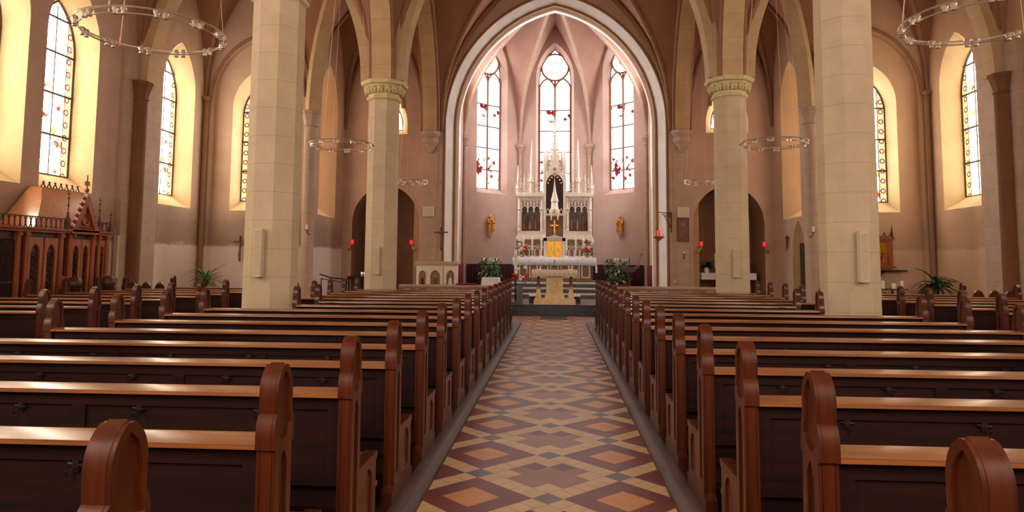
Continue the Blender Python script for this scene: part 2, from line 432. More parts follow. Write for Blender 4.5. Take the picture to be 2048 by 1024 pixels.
SIDE_C = [-.6, 1.6, 5.3, 7.7, 12.42, 14.6, 18.98]
for sg, nm, gm in ((-1, 'left', 'glass_left'), (1, 'right', 'glass_right')):
    sw = [sidewin(y, gm, 'tall stained glass lancet in the %s aisle wall, seen at a slant%s' % (nm, ' beside the corner of the aisle' if y > 18 else '')) for y in SIDE_C]
    wall('wall_'+nm, (sg*XW, 0), (0, 1), (sg, 0), [(-3, 0), (YE, 0), (YE, 11.6), (-3, 11.6)], sw, ['plaster_side' if sg < 0 else 'plaster_right', 'reveal'])
    # east wall of the aisle with its blind arch around the window
    ew = opening(sg*9.2, 1.45, 0.02, 6.6, 1.85, 1.45, .02, 6.6, 1.85, .18, kind='through', rev=0)
    wall('wall_east_aisle_'+nm, (0, YE), (1, 0), (0, 1), [(sg*XC, 0), (sg*XW, 0), (sg*XW, 11.6), (sg*XC, 11.6)], [ew], ['plaster_side' if sg < 0 else 'plaster_right', 'reveal'])
    inner = outline(sg*9.2, 1.45, 0.02, 6.6, 1.85)
    gw = opening(sg*9.2, .88, 3.08, 6.35, 1.2, .73, 3.42, 6.15, 1.1, .45, mat='glass_east', bars=sidebars, label='tall stained glass lancet in the east wall of the %s aisle, beside the big pillar' % nm)
    wall('wall_blind_arch_'+nm, (0, YE+.18), (1, 0), (0, 1), inner, [gw], ['plaster_side' if sg < 0 else 'plaster_right', 'reveal'])
    # chapel side wall
    ops = [opening(22.1, .85, 3.0, 6.75, 1.3, .5, 3.35, 6.6, 1.05, .5, c2=21.95, mat='glass_chapel', bars=sidebars, label='lancet in the side wall of the %s chapel, behind the shaft' % nm)]
    if sg > 0: ops.append(opening(21.6, .52, .02, 1.95, .95, .48, .02, 1.9, .9, .28, kind='niche', back=0))
    wall('wall_chapel_'+nm, (sg*XC, 0), (0, 1), (sg, 0), [(YE, 0), (23.8, 0), (23.8, 12), (YE, 12)], ops, ['plaster_side' if sg < 0 else 'plaster', 'reveal'])
# chancel arch wall
n = [opening(sg*5.95, 1.2, .02, 2.9, 1.35, 1.2, .02, 2.9, 1.35, 1.7, kind='niche', rev=2, back=2) for sg in (-1, 1)]
n += [opening(sg*5.95, .72, 6.05, 6.4, 1.25, .42, 6.3, 6.5, .85, .55, mat='glass_east', label='small pointed window high above the %s side niche' % ('left' if sg < 0 else 'right')) for sg in (-1, 1)]
outer = [(-XC, 0), (XC, 0), (XC, 13), (-XC, 13)]
n += [opening(0, 3.86, .005, 6.35, 4.75, 3.6, .005, 6.35, 4.5, .3, kind='through', rev=3)]
wall('wall_chancel_arch', (0, 23.8), (1, 0), (0, 1), outer, n, ['plaster', 'reveal', 'rib', 'whitewash'])
def archplate(name, hw, zs, h, y0, y1, mat, big=4.8, top=13.):
    mb = MB()
    A = arc(hw, h, 22, zs)
    pts = [(-big, 0), (-hw, 0)]+A+[(hw, 0), (big, 0), (big, top), (-big, top)]
    mb.prism(pts, y0, y1, 'y'); return structure(mb.build(name, mat, sharp=28))
archplate('trim_1', 3.56, 6.35, 4.45, 24.1, 24.35, 'arch', 5)
archplate('trim_2', 3.46, 6.35, 4.35, 24.35, 24.6, 'whitewash', 5)
mb = MB()
for y, hw, h, r in ((23.80, 3.9, 4.8, .05), (24.12, 3.58, 4.48, .05)):
    mb.tube([(-hw, y, .3)]+[(x, y, z) for x, z in arc(hw, h, 24, 6.35)]+[(hw, y, .3)], r, 8)
structure(mb.build('trim_3', 'rib'))
# chancel side walls and polygonal apse
AP = 3.77; ACY = 26.23; hf = AP*math.tan(PI/8)
cor = [(-AP, 24.6), (-AP, ACY+hf), (-hf, ACY+AP), (hf, ACY+AP), (AP, ACY+hf), (AP, 24.6)]
abars = (5.5, 6.45, 7.4, 8.35)
names = ['wall_apse_left', 'wall_apse_left_diagonal', 'wall_apse_centre', 'wall_apse_right_diagonal', 'wall_apse_right']
alabs = ['side window of the chancel, seen edge on beside the left arch jamb', 'tall two-light stained glass window left of the high altar', 'tall two-light stained glass window with a roundel, behind the high altar spires',
         'tall two-light stained glass window right of the high altar', 'side window of the chancel, hidden by the right arch jamb']
for i in range(5):
    a, b = Vector(cor[i]), Vector(cor[i+1]); L = (b-a).length; u = (b-a)/L; q = Vector((-u.y, u.x))
    cc = L/2 if i not in (0, 4) else (L-1.62 if i == 0 else 1.62)
    op = opening(cc, .84, 4.45, 9.75, 1.6, .71, 4.7, 9.7, 1.42, .42, mat='glass_apse_side' if i in (0, 4) else 'glass_apse', bars=abars, two=True, label=alabs[i])
    wall(names[i], a, u, q, [(0, 0), (L, 0), (L, 12.6), (0, 12.6)], [op], ['plaster_apse', 'plaster_apse'])
# west wall behind the photographer
wops = [opening(x, 1.3, 3.0, 6.2, 1.9, 1.2, 3.2, 6.2, 1.8, .4, mat='glass_west_fill', bars=(4.2, 5.4)) for x in (-7.6, 0, 7.6)]  # unseen glowing windows, added as fill light from the rear
wall('wall_west', (0, -3), (1, 0), (0, -1), [(-XW, 0), (XW, 0), (XW, 13), (-XW, 13)], wops, ['plaster', 'reveal'])

# ---- floor
mb = MB(); mb.box(-XW-.1, XW+.1, -3, YE+.2, -.2, -.004); mb.box(-XC-.05, XC+.05, YE+.2, 26, -.2, -.004)
structure(mb.build('floor', 'taupe'))
def clip(poly, fn):
    out = []
    for i in range(len(poly)):
        a, b = poly[i], poly[(i+1) % len(poly)]; fa, fb = fn(a), fn(b)
        if fa >= 0: out.append(a)
        if fa*fb < 0:
            t = fa/(fa-fb); out.append((a[0]+(b[0]-a[0])*t, a[1]+(b[1]-a[1])*t))
    return out
q = .5073; P_ = q*math.sqrt(2); Yo = 4.638; HB = .81
tile = MB()
def rot(a, b): return ((a-b)/math.sqrt(2), (a+b)/math.sqrt(2)+Yo)
def put(a0, a1, b0, b1, mi, z):
    poly = [rot(a0, b0), rot(a1, b0), rot(a1, b1), rot(a0, b1)]
    for f in (lambda p: p[0]+HB, lambda p: HB-p[0], lambda p: p[1]-.5, lambda p: 20.05-p[1]):
        poly = clip(poly, f)
        if len(poly) < 3: return
    tile.cur = mi; tile.poly([(x, y, z) for x, y in poly])
cs = .145; g = cs/2
for i in range(-8, 26):
    for j in range(-8, 26):
        if abs(i-j) > 2: continue
        a, b = i*P_, j*P_
        put(a-g, a+g, b-g, b+g, 3, .002)                    # grey squares where the bands cross
        for k in range(5):                                   # cream bands
            l0 = g+(P_-cs)*k/5+.002; l1 = g+(P_-cs)*(k+1)/5-.002
            put(a+l0, a+l1, b-g, b+g, 0, .002); put(a-g, a+g, b+l0, b+l1, 0, .002)
        A0, A1, B0, B1 = a+g+.003, a+P_-g-.003, b+g+.003, b+P_-g-.003
        if i == j:
            put(A0, A1, B0, B1, 4, .0015)
            for u0, v0 in ((A0, B0), (A1-cs, B0), (A0, B1-cs), (A1-cs, B1-cs)): put(u0, u0+cs, v0, v0+cs, 0, .002)
            for u0, v0 in ((A1-cs, B1-2*cs-.003), (A1-2*cs-.003, B1-cs)): put(u0, u0+cs, v0, v0+cs, 1, .002)
        else:
            put(A0, A1, B0, B1, 1, .0015)
            if abs(i-j) == 1: put(A0+.147, A1-.147, B0+.147, B1-.147, 2, .002)
structure(tile.build('floor_aisle_tiles', ['cream', 'maroon', 'ochre', 'greytile', 'taupe']))
mb = MB(); mb.box(-HB-.01, HB+.01, -.5, 20.05, -.003, .0006); structure(mb.build('floor_aisle_bed', 'greytile'))
for sg, nm in ((-1, 'left'), (1, 'right')):
    mb = MB(); xa, xb = sorted((sg*(HB+.13), sg*9.75)); mb.box(xa, xb, -1, 17.35, -.001, .055)
    structure(mb.build('floor_platform_'+nm, 'boards'))
    mb = MB()
    prof = [(HB, 0), (HB, .04), (HB+.03, .068), (HB+.06, .078), (HB+.12, .078), (HB+.14, .07), (HB+.14, 0)]
    mb.prism([(sg*x, z) for x, z in prof], -.8, 17.35, 'y'); structure(mb.build('trim_kerb_'+nm, 'kerb'))
# ---- chancel floor, steps
mb = MB(); mb.box(-7.4, 7.4, 20.36, 24.6, 0, .3); mb.box(-3.76, 3.76, 24.6, 30.0, 0, .3); structure(mb.build('floor_chancel', 'marble'))
mb = MB(); mb.box(-1.6, 1.6, 20.06, 20.36, 0, .15); structure(mb.build('floor_step', 'darkstep'))
mb = MB(); mb.box(-1.6, 1.6, 20.345, 20.359, .15, .297); mb.box(-1.6, 1.6, 20.33, 20.36, .27, .303); structure(mb.build('floor_step_riser', 'darkstep'))
ys = [23.9, 24.5, 25.15]
for k, y in enumerate(ys):
    mb = MB(); mb.box(-2.0, 2.0, y, 28.8, .3+k*.17, .3+(k+1)*.17)
    mb.cur = 1; mb.box(-2.02, 2.02, y-.02, y+.12, .3+(k+1)*.17-.045, .3+(k+1)*.17+.004)
    structure(mb.build('floor_altar_step', ['greystep', 'whitestone']))

# ---- pillars
def octprof(r): return [(r*math.cos(PI/8+k*PI/4), r*math.sin(PI/8+k*PI/4)) for k in range(8)]
def octlathe(mb, prof, c=(0, 0, 0)): mb.lathe([(r, z) for r, z in prof], c, 8, PI/8)
def capital(top_z, parent, r=.4):
    mb = MB()
    octlathe(mb, [(r, -.5), (r+.05, -.47), (r+.05, -.42), (r+.01, -.40), (r+.03, -.28), (r+.12, -.12)], (0, 0, top_z))
    mb.build('capital', 'capital', parent, sharp=20)
    mb = MB()
    octlathe(mb, [(r+.08, -.14), (r+.19, -.11), (r+.21, -.05), (r+.21, -.02), (r+.12, 0.0)], (0, 0, top_z))
    mb.build('abacus', 'capital', parent, sharp=20)
    mb = MB()
    for k in range(16):
        a = k*PI/8+PI/8; rr = r+.09
        for dz, s in ((-.25, .055), (-.19, .045), (-.31, .04)):
            for e in (-1, 1): mb.ball(((rr-.03+.03*(dz > -.2))*math.cos(a+e*.09), (rr-.03)*math.sin(a+e*.09), top_z+dz), s, 6)
        mb.ball((rr*math.cos(a), rr*math.sin(a), top_z-.22), .045, 6)
    mb.build('leaf_carving', 'capital', parent)
for sg in (-1, 1):
    for y in YP[:3]:
        nm = {3.7: 'rearmost', 10.4: 'large near', 17.1: 'far'}[y]
        p = thing('pillar', '%s octagonal stone pillar on the %s side of the nave%s' % (nm, 'left' if sg < 0 else 'right', ', with leaf capital in view' if y == 17.1 else ''), 'pillar', (sg*XA, y, 0))
        mb = MB(); octlathe(mb, [(.50, 0), (.50, .25), (.45, .33), (.405, .37), (.395, 5.66)]); mb.build('shaft', 'stone', p, sharp=20)
        capital(6.118, p)
# ---- arcade walls with pointed arches
for sg, nm in ((-1, 'left'), (1, 'right')):
    mb = MB(); top = 12.9; x0, x1 = sg*XA-.25, sg*XA+.25
    bottom = []
    for a, b in ((-3, 3.7), (3.7, 10.4), (10.4, 17.1), (17.1, 23.8)):
        c = (a+b)/2; hw = 2.98 if a > 0 else 3.0
        bottom += [(c+y, z) for y, z in arc(hw, 4.9, 18, 6.12)]
    bottom = [(-3, 6.12)]+bottom+[(23.8, 6.12)]
    mb.prism(bottom+[(23.8, top), (-3, top)], x0, x1, 'x')
    structure(mb.build('wall_arcade_'+nm, 'arch', sharp=28))
    mb = MB()
    for a in (3.7, 10.4, 17.1):
        for x in (x0-.03, x1+.03):
            mb.tube([(x, a+3.35+y, z) for y, z in arc(3.05, 4.98, 20, 6.12)], .06, 8)
    structure(mb.build('trim_arcade_'+nm, 'rib'))
# ---- vaults
def sector(mb, C, A, B, z0, w, h, n=12):
    C, A, B = Vector(C), Vector(A), Vector(B); Mi = (A+B)/2; H_ = (B-A)/2
    grid = []
    for i in range(n+1):
        r = i/n
        grid.append([C+(Mi-C)*r+H_*(r*s) for s in [(-1+2*j/(2*n)) for j in range(2*n+1)]])
        grid[-1] = [(p.x, p.y, z0+gprof(r*(-1+2*j/(2*n)), w, h)) for j, p in enumerate(grid[-1])]
    k = mb._a([p for row in grid for p in row]); L = 2*n+1
    for i in range(n):
        for j in range(L-1):
            mb.f.append((k+i*L+j, k+i*L+j+1, k+(i+1)*L+j+1, k+(i+1)*L+j)); mb.m.append(0)
def bay(mb, rb, x0, x1, y0, y1, z0, w, h, rr=.085):
    c = ((x0+x1)/2, (y0+y1)/2); K = [(x0, y0), (x1, y0), (x1, y1), (x0, y1)]
    for i in range(4): sector(mb, c, K[i], K[(i+1) % 4], z0, w, h)
    for k in K: rib(rb, c, k, z0, w, h, rr)
    rb.ball((c[0], c[1], z0+h-.08), rr*2.2, 10, rr*1.3)
def rib(rb, c, k, z0, w, h, rr, n=16):
    rb.tube([(c[0]+(k[0]-c[0])*t/n, c[1]+(k[1]-c[1])*t/n, z0+gprof(t/n, w, h)-rr*.8) for t in range(n+1)], rr, 8)
web, rb = MB(), MB()
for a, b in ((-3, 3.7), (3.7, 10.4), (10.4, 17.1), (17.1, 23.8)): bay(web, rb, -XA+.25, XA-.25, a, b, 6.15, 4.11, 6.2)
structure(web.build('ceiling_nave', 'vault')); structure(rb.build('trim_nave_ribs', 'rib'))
for sg, nm in ((-1, 'left'), (1, 'right')):
    web, rb = MB(), MB(); xi, xo = sg*(XA+.25), sg*XW
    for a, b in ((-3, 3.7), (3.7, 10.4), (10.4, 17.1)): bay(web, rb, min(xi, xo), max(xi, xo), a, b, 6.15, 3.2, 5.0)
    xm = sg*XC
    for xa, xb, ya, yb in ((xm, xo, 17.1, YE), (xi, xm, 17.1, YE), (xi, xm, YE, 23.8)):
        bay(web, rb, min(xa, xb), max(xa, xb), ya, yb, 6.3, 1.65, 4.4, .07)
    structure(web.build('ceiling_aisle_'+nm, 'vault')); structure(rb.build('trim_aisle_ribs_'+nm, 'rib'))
def transverse(mb, c, hw, z0, w, h, y, th=.24, dep=.32, n=20):
    o = [(x+c, z) for x, z in arc(hw, h, n, z0)]
    i_ = [(x+c, z) for x, z in arc(hw-dep, h-dep*1.1, n, z0)]
    mb.prism(o+i_[::-1], y-th, y+th, 'y')
mb = MB()
for y in YP[:3]:
    transverse(mb, 0, XA-.22, 6.13, 0, 6.25, y)
structure(mb.build('trim_nave_arches', 'arch', sharp=28))
for sg, nm in ((-1, 'left'), (1, 'right')):
    mb = MB()
    for y in YP[:3]: transverse(mb, sg*(XA+.25+XW)/2, (XW-XA-.25)/2, 6.13, 0, 5.0, y)
    # diagonal arch from the far pillar to the shaft at the chapel corner
    L = math.hypot(XC-XA, YE-17.1); T = MB(); transverse(T, L/2, L/2, 6.13, 0, 4.3, 0, .2, .28)
    ang = math.atan2(YE-17.1, sg*(XC-XA)); R_ = Matrix.Translation((sg*XA, 17.1, 0)) @ Matrix.Rotation(ang, 4, 'Z')
    k = len(mb.v); mb.v += [tuple(R_ @ Vector(v)) for v in T.v]; mb.f += [tuple(k+i for i in f) for f in T.f]; mb.m += T.m
    structure(mb.build('trim_aisle_arches_'+nm, 'arch', sharp=28))
# wall ribs against the chancel-arch wall
mb = MB()
mb.tube([(x, 23.72, z) for x, z in arc(4.0, 6.05, 20, 6.2)], .08, 8)
for sg in (-1, 1): mb.tube([(sg*5.95+x, 23.74, z) for x, z in arc(1.5, 4.3, 16, 6.3)], .06, 8)
for sg in (-1, 1):
    mb.tube([(sg*9.2+x, YE-.04, z) for x, z in arc(1.5, 1.95, 16, 6.6)], .05, 8)
structure(mb.build('trim_wall_ribs', 'rib'))
# apse vault
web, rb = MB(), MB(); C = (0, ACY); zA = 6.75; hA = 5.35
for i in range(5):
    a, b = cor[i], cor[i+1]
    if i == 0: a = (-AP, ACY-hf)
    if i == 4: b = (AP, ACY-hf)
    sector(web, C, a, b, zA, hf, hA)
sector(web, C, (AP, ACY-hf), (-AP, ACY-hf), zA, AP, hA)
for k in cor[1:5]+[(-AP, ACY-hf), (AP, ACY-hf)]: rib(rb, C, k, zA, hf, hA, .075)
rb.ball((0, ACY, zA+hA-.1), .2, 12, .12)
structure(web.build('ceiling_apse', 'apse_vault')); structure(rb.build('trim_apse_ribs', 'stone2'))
# ---- engaged shafts, corbels
sh_n = [0]
def shaft(x, y, r, zcap, hcap, mat='stone2', z0=0, label='stone wall shaft', fl=.09, sq=True):
    t = structure(bpy.data.objects.new('trim_wall_shaft', None), label); COL.objects.link(t); t.location = (x, y, 0)
    mb = MB(); mb.lathe([(r*1.35, z0), (r*1.35, z0+.25), (r, z0+.36), (r, zcap-hcap)], (0, 0, 0), 16); mb.build('shaft', mat, t)
    mb = MB(); mb.lathe([(r, zcap-hcap), (r+.03, zcap-hcap+.02), (r+.03, zcap-hcap+.05), (r, zcap-hcap+.07), (r+fl*.5, zcap-hcap*.5), (r+fl, zcap-.12), (r+fl*.9, zcap-.11), (r+fl*1.25, zcap-.07), (r+fl*1.25, zcap-.01), (r+fl, zcap)], (0, 0, 0), 12 if not sq else 8, PI/8)
    mb.build('capital', mat, t); return t
for sg, nm in ((-1, 'left'), (1, 'right')):
    for y in (3.7, 10.4, 17.1):
        mb = MB(); xa, xb = sorted((sg*XW, sg*(XW-.14)))
        mb.box(xa, xb, y-.75, y+.75, 0, 6.9); structure(mb.build('trim_wall_pier', 'stone2'), )
        lab = {3.7: 'out of view beside the rear window', 10.4: 'between the rear windows', 17.1: 'with capital between the windows'}[y]
        shaft(sg*(XW-.17), y-.28, .2, 6.13, .5, 'shaft_dark', label='round dark stone wall shaft on the %s aisle wall, %s' % (nm, lab))
    shaft(sg*(XC-.02), YE-.05, .19, 6.13, .5, 'stone2', label='pale round wall shaft at the corner of the %s chapel' % nm)
    shaft(sg*(XW-.1), YE-.1, .07, 6.6, .22, 'rib', label='thin wall shaft in the far corner of the %s aisle' % nm, fl=.05)
    mb = MB(); mb.lathe([(.03, 5.35), (.1, 5.4), (.16, 5.55), (.30, 5.72), (.30, 5.86), (.25, 5.88), (.36, 6.0), (.36, 6.1), (.3, 6.14)], (sg*XA, 23.68, 0), 8, PI/8)
    structure(mb.build('trim_corbel', 'stone2'))
    mb = MB(); mb.lathe([(.035, .9), (.035, 5.6)], (sg*4.12, 23.74, 0), 8); mb.lathe([(.1, .86), (.09, .96), (.04, 1.05)], (sg*4.12, 23.74, 0), 8)
    structure(mb.build('trim_roll', 'arch'))
    mb = MB(); xa, xb = sorted((sg*3.94, sg*4.6)); mb.box(xa, xb, 23.74, 23.82, 0, 6.1); structure(mb.build('trim_pilaster', 'stone2'))
for i, (x, y) in enumerate(cor[1:5]):
    n = Vector((x, y-ACY)).normalized()
    t = structure(bpy.data.objects.new('trim_wall_shaft', None), ['thin wall shaft at the left bend of the apse', 'thin wall shaft left of the central apse window', 'thin wall shaft right of the central apse window', 'thin wall shaft at the right bend of the apse'][i]); COL.objects.link(t); t.location = (x-n.x*.09, y-n.y*.09, 0)
    mb = MB(); mb.lathe([(.12, .3), (.08, .5), (.08, 6.3)], (0, 0, 0), 12); mb.build('shaft', 'stone2', t)
    mb = MB(); mb.lathe([(.08, 6.3), (.12, 6.33), (.09, 6.38), (.15, 6.55), (.2, 6.6), (.2, 6.68), (.15, 6.74)], (0, 0, 0), 12); mb.build('capital', 'stone2', t)
# red wall hangings round the chancel
for i in range(5):
    a, b = Vector(cor[i]), Vector(cor[i+1]); L = (b-a).length; u = (b-a)/L; q_ = Vector((-u.y, u.x))
    if i == 2: continue
    segs = [(.2, L-.2)]
    if i in (0, 4): segs = [(.12, L*.42), (L*.52, L-.22)] if i == 0 else [(.22, L*.48), (L*.58, L-.12)]
    for s0, s1 in segs:
        mb = MB(); nn = int((s1-s0)/.04)
        for k in range(nn):
            f = lambda kk: (a+u*(s0+(s1-s0)*kk/nn)-q_*(.07+.025*math.sin(kk*1.9)))
            p, p2 = f(k), f(k+1)
            mb.poly([(p.x, p.y, .3), (p2.x, p2.y, .3), (p2.x, p2.y, 1.46), (p.x, p.y, 1.46)])
        c0 = mb.build('wall_hanging', 'red' if i in (0, 4) else 'burgundy')
        md = c0.modifiers.new('solid', 'SOLIDIFY'); md.thickness = .02
        tag(c0, 'dark red cloth hanging along the %s, %s' % ({0: 'left chancel wall', 1: 'left diagonal apse wall behind the plant', 3: 'right diagonal apse wall behind the plant', 4: 'right chancel wall'}[i], 'nearer the apse' if (i in (0,) and s0 > .1) or (i == 4 and s0 < .1) else 'nearer the arch' if i in (0, 4) else 'full width'), 'hanging', 'red hangings', 'thing')
tag_door = MB(); tag_door.box(XC+.2, XC+.26, 21.13, 22.07, .02, 2.2)
d = structure(tag_door.build('door_1', 'doorwood'), 'dark wooden door in the pointed doorway of the right chapel')
mb = MB(); mb.ball((XC+.17, 21.25, 1.05), .035, 8); mb.build('door_handle', 'iron', d)

# ------------------------------------------------------------------ pews
def pew_end(mb, sgn=1):
    """side view outline (y forward, z up); x is the thickness"""
    T = .03
    hd = [(x, z) for x, z in arc(.071, .105, 8, 1.07)]          # pointed round head, left -> right
    R_ = [(-.068, .995), (-.071, 1.04)]+hd+[(.071, 1.04), (.068, .995)]
    right = [(.078, .985), (.09, .955), (.094, .915), (.091, .868), (.075, .862), (.075, .47), (.43, .47), (.43, .44), (.40, .42), (.40, .12), (.44, .10), (.44, 0.0)]
    left = [(-.12, 0.0), (-.12, .10), (-.075, .13), (-.075, .862), (-.091, .868), (-.094, .915), (-.09, .955), (-.078, .985)]
    out = R_+right+left
    def lancet(c, w, z0, z1, h, n=5): return [(c-w, z0), (c+w, z0)]+[(c-x, z) for x, z in arc(w, h, n, z1)][0:]
    hh = [(-.048, 1.0), (-.054, 1.05)]+[(x, z) for x, z in arc(.049, .085, 6, 1.06)]+[(.054, 1.05), (.048, 1.0), (.062, .965), (.066, .935), (.045, .905), (0, .88), (-.045, .905), (-.066, .935), (-.062, .965)]
    l1 = lancet(0, .034, .2, .78, .07); l2 = lancet(.24, .085, .16, .33, .09)
    mb.prism(out, -T+.008, T-.008)
    # raised face with sunk panels, both sides
    out2 = [(x*.97 if z > .87 else x, min(z, 1.169)) for x, z in out]
    for a0, a1 in ((T-.0085, T+.004), (-T-.004, -T+.0085)):
        mb.prism(out2, a0, a1, 'x', [hh, l1, l2])
TOP_IN = .94
def make_pew(L, hooks, first=False):
    """origin at the aisle-side end post, on the platform; the pew runs towards +x"""
    t = thing('pew', 'x', 'pew')
    e = MB(); pew_end(e); a = e.build('bench_end', 'wood', t, bevel=.004)
    b = bpy.data.objects.new('bench_end', a.data); COL.objects.link(b); b.parent = t; b.location = (L, 0, 0)
    md = b.modifiers.new('bevel', 'BEVEL'); md.width = .003; md.segments = 2; md.limit_method = 'ANGLE'; md.angle_limit = math.radians(40)
    x0, x1 = .028, L-.028
    mb = MB(); mb.prism([(-.09, .868), (-.088, .886), (.0, .895), (.07, .892), (.075, .872), (.0, .868)], x0, x1)
    mb.build('book_ledge', 'wood_top', t, bevel=.004)
    mb = MB(); mb.prism([(-.03, .42), (.0, .42), (.0, .87), (-.03, .87)], x0, x1)
    mb.prism([(-.045, .80), (-.029, .80), (-.029, .868), (-.045, .868)], x0, x1)
    mb.prism([(-.045, .42), (-.029, .42), (-.029, .50), (-.045, .50)], x0, x1)
    n = max(2, round(L/1.2))
    for k in range(n+1):
        xx = x0+(x1-x0-.07)*k/n; mb.box(xx, xx+.07, -.044, -.028, .49, .81)
    mb.build('backrest', 'wood_shaded', t)
    mb = MB(); mb.prism([(.0, .415), (.42, .43), (.435, .445), (.42, .462), (.0, .445)], x0, x1); mb.build('seat', 'wood_seat', t, bevel=.003)
    mb = MB(); mb.prism([(-.47, .20), (-.32, .22), (-.32, .245), (-.47, .225)], x0-.02, x1+.02)
    for xx in (x0+.1, (x0+x1)/2, x1-.14): mb.box(xx, xx+.04, -.46, .0, .165, .205)
    for xx in (x0+.1, x1-.14): mb.box(xx, xx+.04, -.42, -.38, .0, .17)
    mb.build('kneeler', 'wood_seat', t)
    mb = MB(); mb.box(x0, x1, .02, .045, .0, .12); mb.box(x0, x1, .0, .04, .30, .42); mb.build('under_rail', 'wood_shaded', t)
    if hooks:
        k = 0; xx = .45
        hk = MB(); hk.tube([(0, -.03, .78), (0, -.06, .772), (0, -.085, .755), (0, -.095, .775)], .006, 6); hk.tube([(-.03, -.045, .79), (0, -.036, .782), (.03, -.05, .785)], .006, 6); hk.box(-.012, .012, -.046, -.03, .76, .80)
        proto = None
        while xx < L-.2:
            if proto is None: proto = hk.build('coat_hook', 'iron', t, (xx, 0, 0))
            else:
                h_ = proto.copy(); COL.objects.link(h_); h_.parent = t; h_.location = (xx, 0, 0)
            xx += .62
    return t
ORD = ['first', 'second', 'third', 'fourth', 'fifth', 'sixth', 'seventh', 'eighth', 'ninth', 'tenth', 'eleventh', 'twelfth', 'thirteenth', 'fourteenth', 'fifteenth', 'sixteenth', 'seventeenth']
YL, YR, DP, XP = 1.572, 1.594, .919, .97
protos = {}
def place_pew(x, y, L, hooks, label, group, z=.055):
    key = (round(L, 2), hooks)
    if key not in protos: protos[key] = t = make_pew(L, hooks)
    else: t = clone(protos[key])
    t.location = (x, y, z); t.scale = (1, 1, .955); tag(t, label, 'pew', group); return t
for side in (-1, 1):
    nm = 'left' if side < 0 else 'right'
    for k in range(16):
        y = (YL if side < 0 else YR)+k*DP
        xe = 3.72 if k in (2, 3) else 4.62 if k < 9 else 3.72 if k in (9, 10) else 4.45
        if side > 0: xe = {2: 3.72, 3: 3.72, 9: 3.72, 10: 3.72}.get(k, xe)
        L = round(xe-XP, 2); hooks = k < 6
        x0 = XP if side > 0 else -XP-L
        extra = ', shortened by the pillar' if k in (9, 10) else ''
        place_pew(x0, y, L, hooks, 'dark wooden pew in the %s nave block, %s from the front%s' % (nm, ORD[15-k], extra), 'nave pews')
    rows = list(range(4, 15))
    for j, k in enumerate(rows):
        y = (YL if side < 0 else YR)+k*DP+.0
        L = 3.15; x0 = 6.15 if side > 0 else -6.15-L
        place_pew(x0, y, L, False, 'reddish wooden pew of the %s aisle block, %s from its rear' % (nm, ORD[j]), 'aisle pews', .056)
    L = 2.75; x0 = 6.15 if side > 0 else -6.15-L
    place_pew(x0, 15.6, L, False, 'short wooden pew in front of the %s aisle block, before the dark wall shaft' % nm, 'aisle pews', .056)
    # small chairs with pointed backs by the wall shaft
    for j in range(3):
        if side < 0 and j == 0:
            ch = thing('chair', 'x', 'chair'); chair0 = ch
            mb = MB(); mb.prism([(-.19, .40), (.19, .40), (.19, .44), (-.19, .44)], -.15, .15, 'x'); mb.build('seat', 'wood_seat', ch)
            mb = MB(); pts = [(-.13, .5), (.13, .5)]+[(-x, z) for x, z in arc(.13, .2, 6, .80)]
            mb.prism(pts, -.22, -.19, 'y', [[(x*.6, .08+z*.9 if z > .6 else z+.06) for x, z in pts]]); mb.prism([(-.1, .5), (.1, .5)]+[(-x, z) for x, z in arc(.1, .16, 6, .80)], -.21, -.2, 'y'); mb.build('backrest', 'wood', ch)
            for a in (-1, 1):
                for b in (-1, 1):
                    mb = MB(); mb.box(a*.13-.018, a*.13+.018, b*.17-.018, b*.17+.018, 0, .40 if b > 0 else .41); mb.build('leg', 'wood', ch)
            mb = MB()
            for a in (-1, 1): mb.box(a*.10-.018, a*.10+.018, -.215, -.185, .38, .6)
            mb.build('back_post', 'wood', ch)
        else: ch = clone(chair0)
        ch.location = (side*(10.33-.35*j), 16.5, 0)
        tag(ch, 'small chair with a pointed back by the %s dark wall shaft, %s' % (nm, ['nearest the wall', 'middle of the three', 'nearest the nave'][j]), 'chair', 'small chairs by the wall shafts')

# ------------------------------------------------------------------ ring chandeliers
def chandelier(x, y, z, R, label, parts=True):
    t = thing('ring_chandelier', label, 'chandelier', (x, y, z), 0, 'ring chandeliers')
    n = 40
    for nm_, rr, dz, th in (('outer_hoop', R, .0, .011), ('inner_hoop', R*.93, -.05, .009)):
        mb = MB(); mb.tube([(rr*math.cos(2*PI*k/n), rr*math.sin(2*PI*k/n), dz) for k in range(n)], th, 6, True); mb.build(nm_, 'chrome', t)
    lm = MB()
    lm.ball((0, 0, -.015), .034, 8); lm.cyl((0, 0, -.075), .026, .06, 8, .014); lm.tube([(-.035, 0, .0), (0, 0, -.045), (.035, 0, 0)], .007, 5)
    lamp = lm.build('lamp_holder', 'chrome', t)
    bm_ = MB(); bm_.ball((0, .01, -.035), .014, 6); bulb = bm_.build('halogen_bulb', 'bulb', lamp)
    for k in range(12):
        a = 2*PI*k/12+.13
        for e in (-.055, .055):
            if k == 0 and e < 0: l_ = lamp
            else: l_ = clone(lamp, t)
            l_.location = (R*.965*math.cos(a+e), R*.965*math.sin(a+e), -.0); l_.rotation_euler = (0, 0, a+PI/2)
    mb = MB()
    for a in (2.6, 2.6+2*PI/3, 2.6+4*PI/3):
        mb.tube([(R*.965*math.cos(a), R*.965*math.sin(a), -.03), (0, 0, 10.9-z)], .0028 if a > 2.7 else .006, 4)
        mb.tube([(R*.965*math.cos(a), R*.965*math.sin(a), -.05), (R*.965*math.cos(a), R*.965*math.sin(a), .06)], .008, 5)
    mb.build('suspension_wire', 'cord', t)
